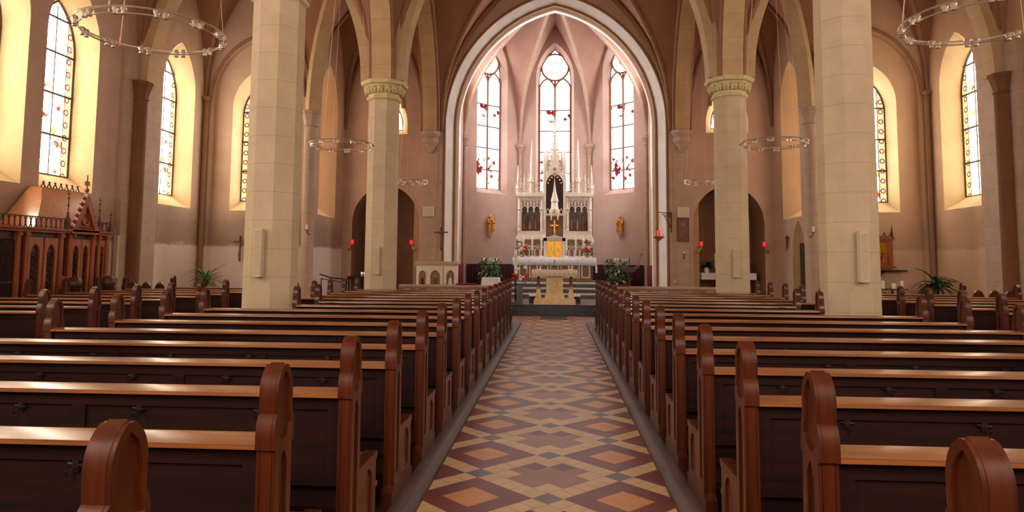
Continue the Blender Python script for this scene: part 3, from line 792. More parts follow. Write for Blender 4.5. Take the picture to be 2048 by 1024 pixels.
for sg, nm in ((-1, 'left'), (1, 'right')):
    for y, R, w, z in ((7.05, .745, 'large near', 4.04), (13.75, .645, 'middle', 3.95), (20.45, .505, 'small far', 3.98)):
        chandelier(sg*XA, y, z, R, '%s ring chandelier with halogen lamps hanging in the %s arcade' % (w, nm))

# ------------------------------------------------------------------ confessional on the left wall (front faces the nave)
def conf():
    XF = -9.85
    t = thing('confessional', 'carved reddish wooden confessional with gable and sloping roof against the left wall', 'confessional', (XF, 12.28, 0))
    # local: x out of the wall (towards nave +), y along
    mb = MB()
    mb.box(-1.03, -.03, -1.0, 2.25, .06, 2.05); mb.build('carcass', 'carved_dark', t)
    mb = MB(); mb.box(-1.04, .07, -1.02, 2.3, 2.05, 2.10); mb.box(-1.04, .12, -1.04, 2.33, 2.10, 2.14); mb.build('cornice', 'carved', t)
    mb = MB(); mb.box(-.04, .03, -1.0, 2.25, .06, .3); mb.build('plinth', 'carved_dark', t)
    for y in (-.98, -.32, -.12, .78, 1.02, 1.72, 1.98-.07, 2.18): 
        mb = MB(); mb.box(-.03, .05, y, y+.09, .06, 2.05); mb.box(-.03, .07, y-.01, y+.10, 1.97, 2.03); mb.build('post', 'carved', t)
    # dark grille booth
    mb = MB(); mb.box(-.03, .0, -.88, -.34, .35, 1.9); fr = mb.build('curtain_opening', 'black', t)
    mb = MB()
    for k in range(14): mb.box(-.0, .012, -.82+k*.04, -.81+k*.04, .36, 1.88)
    mb.box(0, .015, -.88, -.34, 1.1, 1.13); mb.build('grille', 'carved_dark', fr)
    # carved lancet panels
    def panel(y0, y1, z0=.36, z1=1.95, nm_='carved_panel'):
        c = (y0+y1)/2; w = (y1-y0)/2
        mb = MB(); pts = [(y0, z0), (y1, z0), (y1, z1), (y0, z1)]
        hole = [(c-w*.6, z0+.12), (c+w*.6, z0+.12)]+[(c-x, z) for x, z in arc(w*.6, w*.95, 8, z1-.12-w*.95)]
        mb.prism(pts, -.028, .018, 'x', [hole]); p = mb.build(nm_, 'carved_light', t)
        mb = MB(); random.seed(int(c*100))
        for i in range(9):
            zc = z0+.22+i*(z1-z0-.5)/9
            for sgn in (-1, 1):
                mb.tube([(-.01, c+sgn*w*.05, zc), (.008, c+sgn*w*.38, zc+.05), (.0, c+sgn*w*.42, zc+.12), (.006, c+sgn*w*.15, zc+.10)], .012, 5)
            mb.ball((0, c, zc+.04), .018, 6)
        mb.build('leaf_carving', 'carved_dark', p)
    panel(-.02, .36); panel(.40, .76)
    panel(1.13, 1.42); panel(1.44, 1.70)
    panel(1.84, 1.93+.02); panel(2.0, 2.17)
    # central door with pointed arch
    mb = MB(); mb.box(-.028, .03, .88, 1.02, .3, 1.2)
    mb.build('door_jamb', 'carved', t)
    mb = MB()
    for (a, b) in ((1.12, 1.42), (1.43, 1.73)): mb.box(.018, .03, a, b, .36, .42)
    mb.build('door_rail', 'carved_dark', t)
    # gable
    gc = 1.42; mb = MB()
    tri = [(gc-.44, 2.06), (gc+.44, 2.06), (gc, 2.92)]
    mb.prism(tri, .03, .12, 'x', [[(gc-.26, 2.16), (gc+.26, 2.16), (gc, 2.66)]]); mb.prism([(gc-.3, 2.12), (gc+.3, 2.12), (gc, 2.7)], .04, .07)
    for k in range(7):
        f = k/7.
        for sgn in (-1, 1): mb.ball((.075, gc+sgn*(.46*(1-f)+.01), 2.08+.86*f), .042, 6)
    mb.tube([(.075, gc, 2.9), (.075, gc, 3.3)], .014, 6); mb.box(.06, .09, gc-.06, gc+.06, 3.08, 3.17); mb.ball((.075, gc, 2.98), .05, 6)
    mb.tube([(.09, gc+.11*math.cos(a*PI/6), 2.36+.11*math.sin(a*PI/6)) for a in range(12)], .016, 5, True)
    mb.tube([(.1, gc-.3+x, z) for x, z in [(0, 2.06)]]+[(.1, gc+x, z) for x, z in arc(.3, .2, 8, 1.98)], .02, 5)
    mb.build('gable', 'carved', t)
    for y, h in ((.92, 2.95), (1.88, 2.9), (2.26, 2.62)):
        mb = MB(); mb.box(.02, .1, y-.04, y+.04, 2.1, 2.25+(h-2.6)*.3); z = 2.25+(h-2.6)*.3
        mb.lathe([(.045, 0), (.012, .12), (.01, h-z-.05), (0.001, h-z)], (.06, y, z), 6)
        for q_ in range(3): mb.ball((.06, y, z+.12+q_*(h-z-.15)/3), .026, 6)
        mb.box(.045, .075, y-.035, y+.035, h-.1, h-.085); mb.build('pinnacle', 'carved_dark', t)
    # balustrade
    for a, b in ((-1.0, .85), (1.95, 2.25)):
        mb = MB(); mb.box(.03, .07, a, b, 2.33, 2.35); y = a+.06
        while y < b:
            mb.tube([(.05, y-.03, 2.14), (.05, y+.012, 2.24), (.05, y-.03, 2.33)], .011, 5); mb.tube([(.05, y+.03, 2.14), (.05, y-.012, 2.24), (.05, y+.03, 2.33)], .011, 5)
            y += .13
        mb.build('cresting_rail', 'carved_dark', t)
    # sloping roof with ridge cresting
    mb = MB()
    y0, y1 = .35, 2.2; prof = [(-.18, 2.14), (-.3, 2.4), (-.5, 2.75), (-.7, 3.02), (-.98, 3.05), (-.98, 2.14)]
    mb.prism([(p[0], p[1]) for p in prof], y0, y1, 'y'); mb.v = [(v[0], v[1] + (.9 if v[1] < 1 else .05)*max(0, (v[2]-2.14)), v[2]) for v in mb.v]
    mb.build('roof', wood('roof_board', srgb(168, 100, 62), srgb(214, 150, 104), .22, 2, 1, .6), t)
    mb = MB()
    for k in range(7):
        y = 1.2+k*.17; mb.tube([(-.72, y-.06, 3.03), (-.72, y, 3.12), (-.72, y+.06, 3.03)], .014, 5); mb.ball((-.72, y, 3.14), .025, 6)
    mb.build('ridge_cresting', 'carved_dark', t)
    # carved armrest scrolls beside the door
    for y in (.82, 1.86):
        mb = MB(); mb.box(.04, .5, y-.03, y+.05, .06, .95); mb.ball((.34, y+.01, 1.05), .15, 10); mb.ball((.42, y+.01, .78), .12, 8); mb.build('kneeling_stall', 'carved_dark', t)
    mb = MB(); mb.box(.05, .45, 1.0, 1.9, .76, .79); mb.build('armrest_board', 'carved', t)
conf()

# ------------------------------------------------------------------ high altar
def high_altar():
    Y = 27.25; ZB = .81
    t = thing('high_altar', 'tall pale gothic high altar with painted panels, gold tabernacle and spires in the apse', 'altar', (0, Y, 0))
    def tz(py): return 1.55+(524-py)/50.1
    def tx(px): return (px-1109.5)/50.1
    mb = MB(); mb.box(-1.42, 1.42, -.75, .3, ZB, 1.66); mb.build('altar_base', 'retable2', t)
    mb = MB(); mb.box(-1.5, 1.5, -.85, .35, 1.66, 1.735); mb.build('altar_slab', 'retable', t)
    for k in range(7):
        x = -1.2+k*.4; mb = MB()
        mb.prism([(x-.17, .95), (x+.17, .95), (x+.17, 1.62), (x-.17, 1.62)], -.79, -.75, 'y', [[(x-.12, 1.0), (x+.12, 1.0)]+[(x-a, z) for a, z in arc(.12, .17, 6, 1.38)]])
        if k % 6 == 0 or k in (1, 5, 2, 3, 4): mb.build('front_panel', 'retable', t)
    # predella
    mb = MB(); mb.box(-1.46, 1.46, -.22, .3, 1.735, 2.5); mb.build('predella', 'retable2', t)
    mb = MB(); mb.box(-1.52, 1.52, -.30, .3, 2.44, 2.53); mb.box(-1.48, 1.48, -.26, .3, 1.735, 1.80); mb.build('predella_cornice', 'retable', t)
    mb = MB()
    for sg in (-1, 1):
        for k in range(5):
            x = sg*(.46+k*.21)
            mb.tube([(x-.09, -.25, 1.8)]+[(x+a, -.25, z) for a, z in arc(.09, .15, 6, 1.98)]+[(x+.09, -.25, 1.8)], .017, 5)
            mb.tube([(x-.1, -.25, 2.16), (x, -.25, 2.26), (x+.1, -.25, 2.16)], .012, 5)
        mb.box(sg*.95-.55, sg*.95+.55, -.27, -.22, 2.14, 2.17)
    mb.build('predella_tracery', 'retable', t)
    # tabernacle
    tb = MB(); tb.box(-.42, -.3, -.4, -.2, 1.735, 2.5); tb.box(.3, .42, -.4, -.2, 1.735, 2.5); tb.box(-.42, .42, -.4, -.2, 2.38, 2.5)
    tb.prism([(-.46, 2.5), (.46, 2.5), (.1, 2.58), (0, 2.64), (-.1, 2.58)], -.45, -.2, 'y')
    tb = tb.build('tabernacle', 'retable', t)
    mb = MB()
    for a, b in ((-.29, -.005), (.005, .29)):
        mb.box(a, b, -.385, -.34, 1.745, 2.37)
        for z in (1.8, 2.1): mb.prism([(a+.04, z), (b-.04, z), (b-.04, z+.24), (a+.04, z+.24)], -.398, -.384, 'y', [[(a+.06, z+.02), (b-.06, z+.02), (b-.06, z+.22), (a+.06, z+.22)]])
        mb.ball(((a+b)/2, -.39, 2.05), .03, 8)
    mb.build('gold_door', 'gold', tb)
    # side wings
    for sg in (-1, 1):
        w = MB(); xa, xb = sorted((sg*.42, sg*1.48))
        w.box(xa, xb, -.02, .3, 2.5, 4.2); wg = w.build('wing', 'retable', t)
        px0, px1 = sorted((sg*.57, sg*1.31))
        mb = MB(); mb.prism([(xa+.02, 2.53), (xb-.02, 2.53), (xb-.02, 4.2), (xa+.02, 4.2)], -.16, -.03, 'y', [[(px0, 2.78), (px1, 2.78), (px1, 4.0), (px0, 4.0)]]); mb.build('frame', 'retable', wg)
        # painting: figures as raised painted shapes
        mb = MB(); mb.box(px0, px1, -.045, -.03, 2.78, 4.0); pt = mb.build('painted_panel', 'painting', wg)
        mb = MB(); random.seed(3+sg)
        for k in range(6):
            fx = px0+.1+k*.115; hh_ = .32+.14*random.random(); 
            if k in ((1, 3) if sg < 0 else (4,)): hh_ += .18
            mb.cur = k % 4; mb.lathe([(.07, 0), (.06, hh_*.5), (.035, hh_*.8), (.02, hh_*.85)], (fx, -.05, 2.85), 8); mb.cur = 4; mb.ball((fx, -.06, 2.85+hh_*.93), .032, 8)
        mb.T = Matrix.Identity(4); mb.build('painted_figures', [simple('robe_ochre', srgb(134, 92, 58)), simple('robe_brown', srgb(92, 62, 52)), simple('robe_pale', srgb(150, 128, 112)), simple('robe_mauve', srgb(104, 76, 78)), 'skin'], pt)
        # hanging canopy tracery
        mb = MB()
        for k in range(3):
            c = px0+(px1-px0)*(k+.5)/3; hw = (px1-px0)/6
            mb.tube([(c-hw, -.17, 3.6)]+[(c+a, -.17, z) for a, z in arc(hw, .16, 6, 3.62)]+[(c+hw, -.17, 3.6)], .02, 5)
            mb.tube([(c-hw, -.17, 3.74), (c, -.17, 4.02), (c+hw, -.17, 3.74)], .017, 5)
            mb.tube([(c, -.17, 3.8), (c, -.17, 4.1)], .014, 5)
            for e in (-.5, .5): mb.tube([(c+e*hw-.045, -.17, 3.78)]+[(c+e*hw+a, -.17, z) for a, z in arc(.045, .1, 4, 3.88)]+[(c+e*hw+.045, -.17, 3.78)], .011, 4)
        for k in range(4):
            c = px0+(px1-px0)*k/3; mb.lathe([(.03, 0), (.022, .1), (.03, .14), (.014, .22), (.012, .6)], (c, -.17, 3.52), 6)
        mb.build('canopy_tracery', 'retable', wg)
        for xs in (sg*.49, sg*1.41):
            mb = MB()
            mb.lathe([(.07, 0), (.05, .05), (.03, .12), (.055, .18)], (xs, -.2, 2.78), 8)
            mb.lathe([(.06, .18), (.065, .35), (.05, .55), (.03, .6), (.045, .66), (.04, .74), (.005, .78)], (xs, -.2, 2.78), 8)
            mb.lathe([(.07, .86), (.05, .95), (.012, 1.35), (.001, 1.42)], (xs, -.2, 2.78), 6)
            mb.build('niche_statue', 'retable', wg)
        mb = MB(); mb.box(xa-.04, xb+.05, -.24, .3, 4.15, 4.24); mb.box(xa-.02, xb+.02, -.2, .3, 2.53, 2.6); mb.build('cornice', 'retable', wg)
        # cresting
        mb = MB(); mb.box(xa, xb, -.18, -.12, 4.27, 4.31); mb.box(xa, xb, -.18, -.12, 4.24, 4.26)
        for k in range(4):
            c = xa+.13+k*.26
            mb.tube([(c+.085*math.cos(a*PI/6), -.15, 4.45+.085*math.sin(a*PI/6)) for a in range(12)], .013, 5, True)
            mb.tube([(c-.13, -.15, 4.26), (c-.13, -.15, 4.52), (c, -.15, 4.78), (c+.13, -.15, 4.52), (c+.13, -.15, 4.26)], .015, 5)
            mb.tube([(c, -.15, 4.55), (c, -.15, 4.86)], .012, 5); mb.ball((c, -.15, 4.86), .028, 6)
            for e in (-.07, .07): mb.ball((c+e, -.15, 4.66), .022, 6)
        for k in range(5): mb.lathe([(.03, 0), (.025, .5), (.035, .55), (.002, .82)], (xa+.02+k*.255, -.15, 4.24), 6)
        mb.build('cresting', 'retable', wg)
        # pinnacles
        for xs, zb, zt, r in ((sg*.92, 4.3, 6.45, .085), (sg*1.46, 4.24, 5.42, .05)):
            mb = MB(); h = zt-zb
            mb.lathe([(r, 0), (r, h*.18), (r*1.5, h*.2), (r*1.3, h*.26), (r*.7, h*.30), (r*.62, h*.42), (r*.8, h*.44), (.012, h*.96), (.001, h)], (xs, -.12, zb), 8)
            for k in range(6): 
                for a in range(4): mb.ball((xs+r*(.7-.09*k)*math.cos(a*PI/2), -.12+r*(.7-.09*k)*math.sin(a*PI/2), zb+h*(.46+.08*k)), .016, 5)
            for e in (-1, 1): mb.lathe([(.022, 0), (.02, h*.28), (.002, h*.42)], (xs+e*r*1.5, -.12, zb), 6)
            mb.build('pinnacle', 'retable', wg)
    # central tower
    mb = MB(); mb.box(-.42, .42, .12, .3, 2.5, 5.2); ct = mb.build('central_tower', 'retable2', t)
    mb = MB()
    for sg in (-1, 1):
        xa, xb = sorted((sg*.34, sg*.44)); mb.box(xa, xb, -.25, .3, 2.5, 5.0)
        mb.lathe([(.06, 0), (.05, .5), (.07, .55), (.07, .95), (.085, 1.0), (.05, 1.1), (.002, 1.6)], (sg*.40, -.2, 4.6), 8)
        mb.lathe([(.06, 0), (.06, .75), (.09, .8), (.002, 1.1)], (sg*.30, -.05, 5.0), 8)
    mb.build('tower_pier', 'retable', ct)
    mb = MB()
    mb.prism([(-.36, 4.55)]+[(x, z) for x, z in arc(.34, .5, 10, 4.6)]+[(.36, 4.55), (.40, 4.8), (0, 5.75), (-.40, 4.8)], -.28, -.2, 'y', [[(.09*math.cos(a*PI/5), 5.22+.09*math.sin(a*PI/5)) for a in range(10)]])
    for k in range(6):
        for sg in (-1, 1): mb.ball((sg*(.42-.065*k), -.24, 4.84+.15*k), .038, 6)
    mb.tube([(.09*math.cos(a*PI/6), -.29, 5.22+.09*math.sin(a*PI/6)) for a in range(12)], .016, 5, True)
    for x, z in arc(.28, .42, 4, 4.55)[1:-1]: mb.ball((x, -.24, z), .035, 6)
    mb.build('gable', 'retable', ct)
    mb = MB(); mb.lathe([(.3, 0), (.3, .55), (.34, .6), (.2, .7), (.17, 1.0), (.2, 1.04), (.1, 1.3), (.03, 1.9), (.05, 1.95), (.015, 2.05), (.012, 2.3)], (0, .05, 5.0), 8, PI/8)
    for k in range(6):
        for a in range(4): mb.ball(((.2-.028*k)*math.cos(a*PI/2+PI/4), .05+(.2-.028*k)*math.sin(a*PI/2+PI/4), 6.05+k*.14), .03, 6)
    mb.build('spire', 'retable', ct)
    # inner baldachin
    mb = MB()
    mb.lathe([(.2, 0), (.21, .2), (.16, .26), (.14, .5), (.17, .53), (.06, .95), (.03, 1.25), (.002, 1.6)], (0, -.2, 3.42), 8, PI/8)
    for k in range(3):
        c = -.26+k*.26
        mb.tube([(c-.13, -.4, 3.25)]+[(c+a, -.4, z) for a, z in arc(.13, .16, 6, 3.27)]+[(c+.13, -.4, 3.25)], .022, 5)
        mb.tube([(c-.13, -.4, 3.4), (c, -.4, 3.66), (c+.13, -.4, 3.4)], .018, 5); mb.lathe([(.025, 0), (.02, .3), (.002, .5)], (c-.13, -.4, 3.2), 6)
        for e in (-.06, .06): mb.tube([(c+e, -.4, 3.42), (c+e, -.4, 3.56)], .012, 5)
    mb.lathe([(.025, 0), (.02, .3), (.002, .5)], (.39, -.4, 3.2), 6)
    mb.box(-.36, .36, -.39, -.02, 3.38, 3.46)
    mb.build('baldachin', 'retable', ct)
    mb = MB(); mb.box(-.35, .35, .05, .12, 3.46, 4.9); mb.build('niche_backing', 'carved_dark', ct)
    mb = MB(); mb.box(-.34, .34, -.02, .1, 2.53, 3.38); mb.build('cross_niche', 'retable2', ct)
    mb = MB(); mb.box(-.025, .025, -.16, -.12, 2.7, 3.22); mb.box(-.17, .17, -.16, -.12, 2.98, 3.03); mb.lathe([(.12, 0), (.04, .06), (.03, .16)], (0, -.14, 2.53), 10)
    for x, z in ((0, 3.22), (-.17, 3.005), (.17, 3.005)): mb.ball((x, -.14, z), .035, 8)
    mb.build('gold_cross', 'gold', ct)
    return t
high_altar()
# altar linen lying on the slab
mb = MB(); xs = [-1.6+3.2*k/64 for k in range(65)]
for k in range(64):
    a, b = xs[k], xs[k+1]; f = lambda x: .012*math.sin(x*23)
    mb.poly([(a, .35, 0), (b, .35, 0), (b, -.9, 0), (a, -.9, 0)])
    d0 = .30+.02*abs(math.sin(k*PI/4)); d1 = .30+.02*abs(math.sin((k+1)*PI/4))
    mb.poly([(a, -.9, 0), (b, -.9, 0), (b, -.91+f(b), -d1), (a, -.91+f(a), -d0)])
for sg in (-1, 1): mb.poly([(sg*1.6, -.9, 0), (sg*1.6, .35, 0), (sg*1.61, .35, -.45), (sg*1.61, -.9, -.30)])
o = mb.build('altar_linen', 'cloth', None, (0, 27.25, 1.742)); md = o.modifiers.new('s', 'SOLIDIFY'); md.thickness = .006; md.offset = 1
tag(o, 'long white linen cloth with small dark cross draped over the high altar', 'altar cloth')
mb = MB(); mb.box(-.008, .008, -.924, -.918, -.24, -.08); mb.box(-.045, .045, -.924, -.918, -.15, -.135); mb.build('embroidered_cross', 'iron', o)
for sg in (-1, 1):
    mb = MB(); mb.lathe([(.012, 0), (.03, -.06), (.04, -.3), (.001, -.31)], (sg*1.6, -.92, -.28), 6)
    if sg > 0: mb.build('tassel', 'cloth', o)
# six candles
cand = None
for i, px in enumerate((1049, 1066, 1084, 1133, 1151, 1166)):
    x = (px-1109.5)/50.1
    if cand is None:
        cand = thing('altar_candle', 'x', 'candle')
        mb = MB(); mb.cyl((0, 0, .30), .034, .56, 10); mb.build('candle_wax', 'wax', cand)
        mb = MB(); mb.lathe([(.07, 0), (.06, .03), (.02, .06), (.016, .14), (.03, .17), (.016, .2), (.04, .29), (.04, .305)], (0, 0, 0), 10); mb.build('candlestick', 'retable', cand)
        c = cand
    else: c = clone(cand)
    c.location = (x, 26.85 if abs(x) > .6 else 26.75, 1.75)
    tag(c, 'tall white altar candle, %s of the three %s of the gold tabernacle' % (['outermost', 'middle', 'innermost', 'innermost', 'middle', 'outermost'][i], 'left' if x < 0 else 'right'), 'candle', 'six altar candles')
# ------------------------------------------------------------------ flowers
def bouquet(loc, sc, label, seed, vase=True, nw=7, nr=9, name='flower_arrangement'):
    t = thing(name, label, 'flowers', loc); random.seed(seed)
    if vase:
        mb = MB(); mb.lathe([(.07, 0), (.09, .05), (.05, .1), (.08, .14)], (0, 0, 0), 10); mb.build('vase', 'brass', t)
    mb = MB()
    for k in range(26):
        a = random.random()*2*PI; r = (.5+.5*random.random())*.30*sc; z = .08+random.random()*.16
        p = Vector((r*math.cos(a), r*math.sin(a)*.7, z)); d = Vector((math.cos(a), math.sin(a)*.7, random.uniform(-.7, .5))).normalized(); n_ = Vector((0, 0, 1)).cross(d).normalized()*.035*sc
        mb.poly([p-d*.07, p+n_, p+d*.1*sc, p-n_])
    mb.build('foliage', 'leaf', t)
    mb = MB()
    for k in range(nr):
        a = random.random()*2*PI; r = random.random()**.5*.24*sc
        mb.ball((r*math.cos(a), r*math.sin(a)*.7-.03, .18+random.random()*.18*sc), .05*sc, 8, .042*sc)
    mb.build('red_flowers', 'petal_r', t)
    for k in range(nw):
        mb = MB(); a = random.random()*2*PI; r = random.random()**.5*.2*sc; c = (r*math.cos(a), r*math.sin(a)*.7-.06, .2+(.42*sc)*random.random())
        for q_ in range(5):
            b = q_*2*PI/5; mb.ball((c[0]+.03*sc*math.cos(b), c[1], c[2]+.03*sc*math.sin(b)), .026*sc, 6)
        mb.build('white_flower', 'petal_w', t)
    return t
bouquet((-1.24, 26.55, 1.75), 1.15, 'red and white flower bouquet at the left end of the high altar', 11)
bouquet((1.27, 26.55, 1.75), 1.15, 'red and white flower bouquet at the right end of the high altar', 12)

# ------------------------------------------------------------------ free-standing altar table
t = thing('altar_table', 'pale limestone altar table with carved medallion block and red columns at the steps', 'altar', (0.02, 20.95, .3))
mb = MB(); mb.box(-.62, .62, -.45, .4, 0, .12); mb.box(-.6, .6, -.42, .37, .12, .16); mb.build('plinth', 'sand', t)
mb = MB(); mb.prism([(-.29, .16), (.29, .16), (.29, .24), (.25, .34), (.25, .90), (-.25, .90), (-.25, .34), (-.29, .24)], -.3, .25, 'y'); bl = mb.build('centre_block', 'sand', t)
mb = MB(); mb.prism([(-.17, .4), (.17, .4), (.17, .82), (-.17, .82)], -.325, -.3, 'y', [[(.0, .44), (.13, .61), (0, .78), (-.13, .61)]]); mb.tube([(.08*math.cos(a*PI/6), -.32, .61+.08*math.sin(a*PI/6)) for a in range(12)], .014, 5, True); mb.ball((0, -.31, .58), .035, 8, .06); mb.ball((0, -.31, .66), .025, 8); mb.build('medallion_relief', 'sand', bl)
for sg in (-1, 1):
    mb = MB(); mb.lathe([(.11, 0), (.12, .1), (.075, .28), (.09, .3)], (sg*.49, -.1, .16), 4, PI/4); mb.build('column_base', 'sand', t)
    mb = MB(); mb.cyl((sg*.49, -.1, .52), .042, .38, 12); mb.build('column', wood('red_marble', srgb(110, 40, 36), srgb(146, 70, 62), .25, 2), t)
    mb = MB(); mb.lathe([(.07, 0), (.05, .03), (.045, .06)], (sg*.49, -.1, .46), 12); mb.lathe([(.045, 0), (.075, .05)], (sg*.49, -.1, .88), 12); mb.build('gilt_collar', 'gold', t)
    mb = MB(); mb.box(sg*.68-.11, sg*.68+.11, .3, .75, 0.02, .2); mb.cur = 1; mb.box(sg*.68-.115, sg*.68+.115, .29, .76, .2, .24); mb.build('side_step', ['iron', 'whitestone'], t)
mb = MB(); mb.box(-.66, .66, -.42, .42, .93, 1.02); mb.build('table_slab', 'sand', t)
mb = MB(); n = 48
P2 = []
for k in range(n): 
    a, b = -.68+1.36*k/n, -.68+1.36*(k+1)/n; d0 = .19+.016*abs(math.sin(k*PI/3)); d1 = .19+.016*abs(math.sin((k+1)*PI/3)); 
    mb.poly([(a, .44, 0), (b, .44, 0), (b, -.44, 0), (a, -.44, 0)]); mb.poly([(a, -.44, 0), (b, -.44, 0), (b, -.455, -d1), (a, -.455, -d0)])
for sg in (-1, 1): mb.poly([(sg*.68, -.44, 0), (sg*.68, .44, 0), (sg*.69, .44, -.5), (sg*.69, -.44, -.2)])
o = mb.build('altar_cloth', 'altar_cloth', None, (0.02, 20.95, 1.327)); md = o.modifiers.new('s', 'SOLIDIFY'); md.thickness = .006; md.offset = 1
tag(o, 'cream scallop-edged cloth draped over the stone altar table', 'altar cloth')
mb = MB()
for k in range(9): mb.ball((-.56+k*.14, -.455, -.11), .016, 6)
mb.build('embroidery', 'retable2', o)
for sg in (-1, 1):
    t = thing('glass_candle_holder', 'small low candle holder on the %s end of the stone altar table' % ('left' if sg < 0 else 'right'), 'candle holder', (.02+sg*.48, 20.8, 1.334))
    mb = MB()
    for e in (-.05, .05): mb.lathe([(.03, 0), (.012, .02), (.012, .05), (.028, .07)], (e, 0, 0), 8)
    mb.box(-.07, .07, -.02, .02, 0, .012); mb.build('holder', 'chrome', t)
    mb = MB()
    for e in (-.05, .05): mb.cyl((e, 0, .07), .018, .03, 8)
    mb.build('tealight', 'wax', t)
t = thing('missal_stand', 'thin dark book rest lying on the stone altar table', 'book rest', (.05, 20.75, 1.334)); mb = MB(); mb.box(-.22, .22, -.12, .1, 0, .02); mb.build('book', 'iron', t)
# candle stand with flowers, paschal candle
t = thing('paschal_candle', 'tall pale paschal candle on a slim stand left of the high altar steps', 'candle', (-1.17, 20.95, .3))
mb = MB(); mb.lathe([(.17, 0), (.17, .03), (.03, .08), (.022, .9), (.07, .96), (.09, 1.0), (.05, 1.02)], (0, 0, 0), 12); mb.build('stand', 'iron', t)
mb = MB(); mb.cyl((0, 0, 1.0), .042, .62, 14); cn = mb.build('candle_wax', 'wax', t)
mb = MB(); mb.tube([(.0, -.043, 1.15), (.0, -.043, 1.5)], .008, 5); mb.tube([(-.025, -.038, 1.4), (.025, -.038, 1.4)], .007, 5); mb.build('red_cross_mark', 'petal_r', cn)
t = thing('flower_stand', 'dark square pedestal holding the bouquet beside the altar table', 'pedestal', (-1.02, 20.62, .3))
mb = MB(); mb.box(-.085, .085, -.085, .085, .0, .5); mb.build('column', 'greystep', t); mb = MB(); mb.box(-.12, .12, -.12, .12, .5, .53); mb.build('cap', 'greystep', t)
bouquet((-1.02, 20.6, .83), 1.0, 'red and white flower bouquet on the dark pedestal left of the altar table', 21, False, 8, 14)
# small white-covered table
t = thing('side_table', 'small table left of the altar steps', 'table', (-2.08, 22.6, .3))
mb = MB(); mb.box(-.27, .27, -.2, .2, .68, .72); mb.build('table_top', 'carved_dark', t)
for a in (-.22, .22):
    for b in (-.15, .15): mb = MB(); mb.box(a-.02, a+.02, b-.02, b+.02, 0, .68); mb.build('leg', 'carved_dark', t)
mb = MB(); mb.lathe([(.44, -.35), (.40, 0), (.001, .004)], (0, 0, 0), 4, PI/4); o = mb.build('tablecloth', 'cloth', None, (-2.08, 22.6, 1.035)); o.scale = (1.0, .8, 1); tag(o, 'small white cloth covering the side table left of the altar steps', 'tablecloth')

# ------------------------------------------------------------------ plants
def leafpath(mb, base, az, L, droop, w, lift=1.0, n=7):
    d = Vector((math.cos(az), math.sin(az), 0)); s = Vector((-math.sin(az), math.cos(az), 0)); pts = []
    for k in range(n+1):
        f = k/n; p = Vector(base)+d*(L*f*(.35+.65*f if lift > 1 else 1)*.9)+Vector((0, 0, L*(lift*f-droop*f*f)))
        ww = w*math.sin(PI*min(1, .12+.88*f))**.8*(1 if f < 1 else .02)
        pts.append((p-s*ww, p+s*ww, p+Vector((0, 0, -w*.3))))
    for a, b in zip(pts, pts[1:]):
        mb.poly([a[0], a[2], b[2], b[0]]); mb.poly([a[2], a[1], b[1], b[2]])
def pot(t, r, h, m_='terracotta'):
    mb = MB(); mb.lathe([(r*.75, 0), (r, h), (r*1.07, h), (r*1.07, h-.04), (r*.9, h-.02), (.001, h-.03)], (0, 0, 0), 16); mb.build('pot', m_, t)
def spiky(loc, label, seed, L=.62, n=46, mat='leaf_dark', h=.35, w=.022, stem=.25, droop=.8):
    t = thing('potted_palm', label, 'plant', loc); random.seed(seed); pot(t, .2, h)
    mb = MB(); mb.tube([(0, 0, h-.05), (.01, 0, h+stem)], .03, 8); mb.build('stem', 'carved_dark', t)
    mb = MB()
    for k in range(n):
        a = random.random()*2*PI; l_ = L*random.uniform(.75, 1.1); lf = random.choice((.2, .6, 1.0, 1.3))
        leafpath(mb, (0, 0, h+stem*random.uniform(.6, 1)), a, l_, droop*random.uniform(.5, 1.1), w, lf)
    mb.build('leaves', mat, t); return t
def bushy(loc, label, seed, H_=1.0, R=.42, n=95):
    t = thing('potted_lily_plant', label, 'plant', loc); random.seed(seed); pot(t, .2, .3)
    mb = MB(); mats = ['leaf', 'leaf_dark', 'leaf_pale']
    for k in range(n):
        a = random.random()*2*PI; z = .35+random.random()*H_*.75; r = R*random.uniform(.1, .8)*(1-.4*abs(z-.35-H_*.4)/H_)
        mb.cur = random.choice((0, 0, 1, 2)); leafpath(mb, (r*math.cos(a), r*math.sin(a), z), a+random.uniform(-.8, .8), random.uniform(.22, .34), random.uniform(.6, 1.2), .045, .7, 5)
    mb.build('leaves', mats, t)
    mb = MB()
    for k in range(12): a = k*.9; mb.tube([(0, 0, .25), (R*.35*math.cos(a), R*.35*math.sin(a), .3+H_*.6)], .008, 5)
    mb.build('stems', 'leaf_dark', t)
    for k in range(5):
        mb = MB(); a = random.random()*6; p = (R*.6*math.cos(a), R*.6*math.sin(a), .35+H_*.72); mb.ball(p, .03, 6, .07)
        leafpath(mb, p, a, .14, .1, .04, .8, 4)
        mb.build('white_bloom', 'petal_w', t)
    return t
spiky((-10.05, 19.3, 0), 'potted palm with arching green leaves by the left aisle wall corner', 31, .62, 60, 'leaf', .42, .022, .55)
spiky((10.25, 19.2, 0), 'potted plant with drooping dark leaves by the right aisle wall', 32, .58, 40, 'leaf_dark', .4, .05, .75, 1.0)
bushy((-2.35, 25.2, .3), 'leafy white-flowering plant on the left before the dark red hanging', 33, 1.35, .46, 170)
bushy((2.3, 25.2, .3), 'leafy plant with pale leaves on the right before the dark red hanging', 34, 1.35, .46, 170)

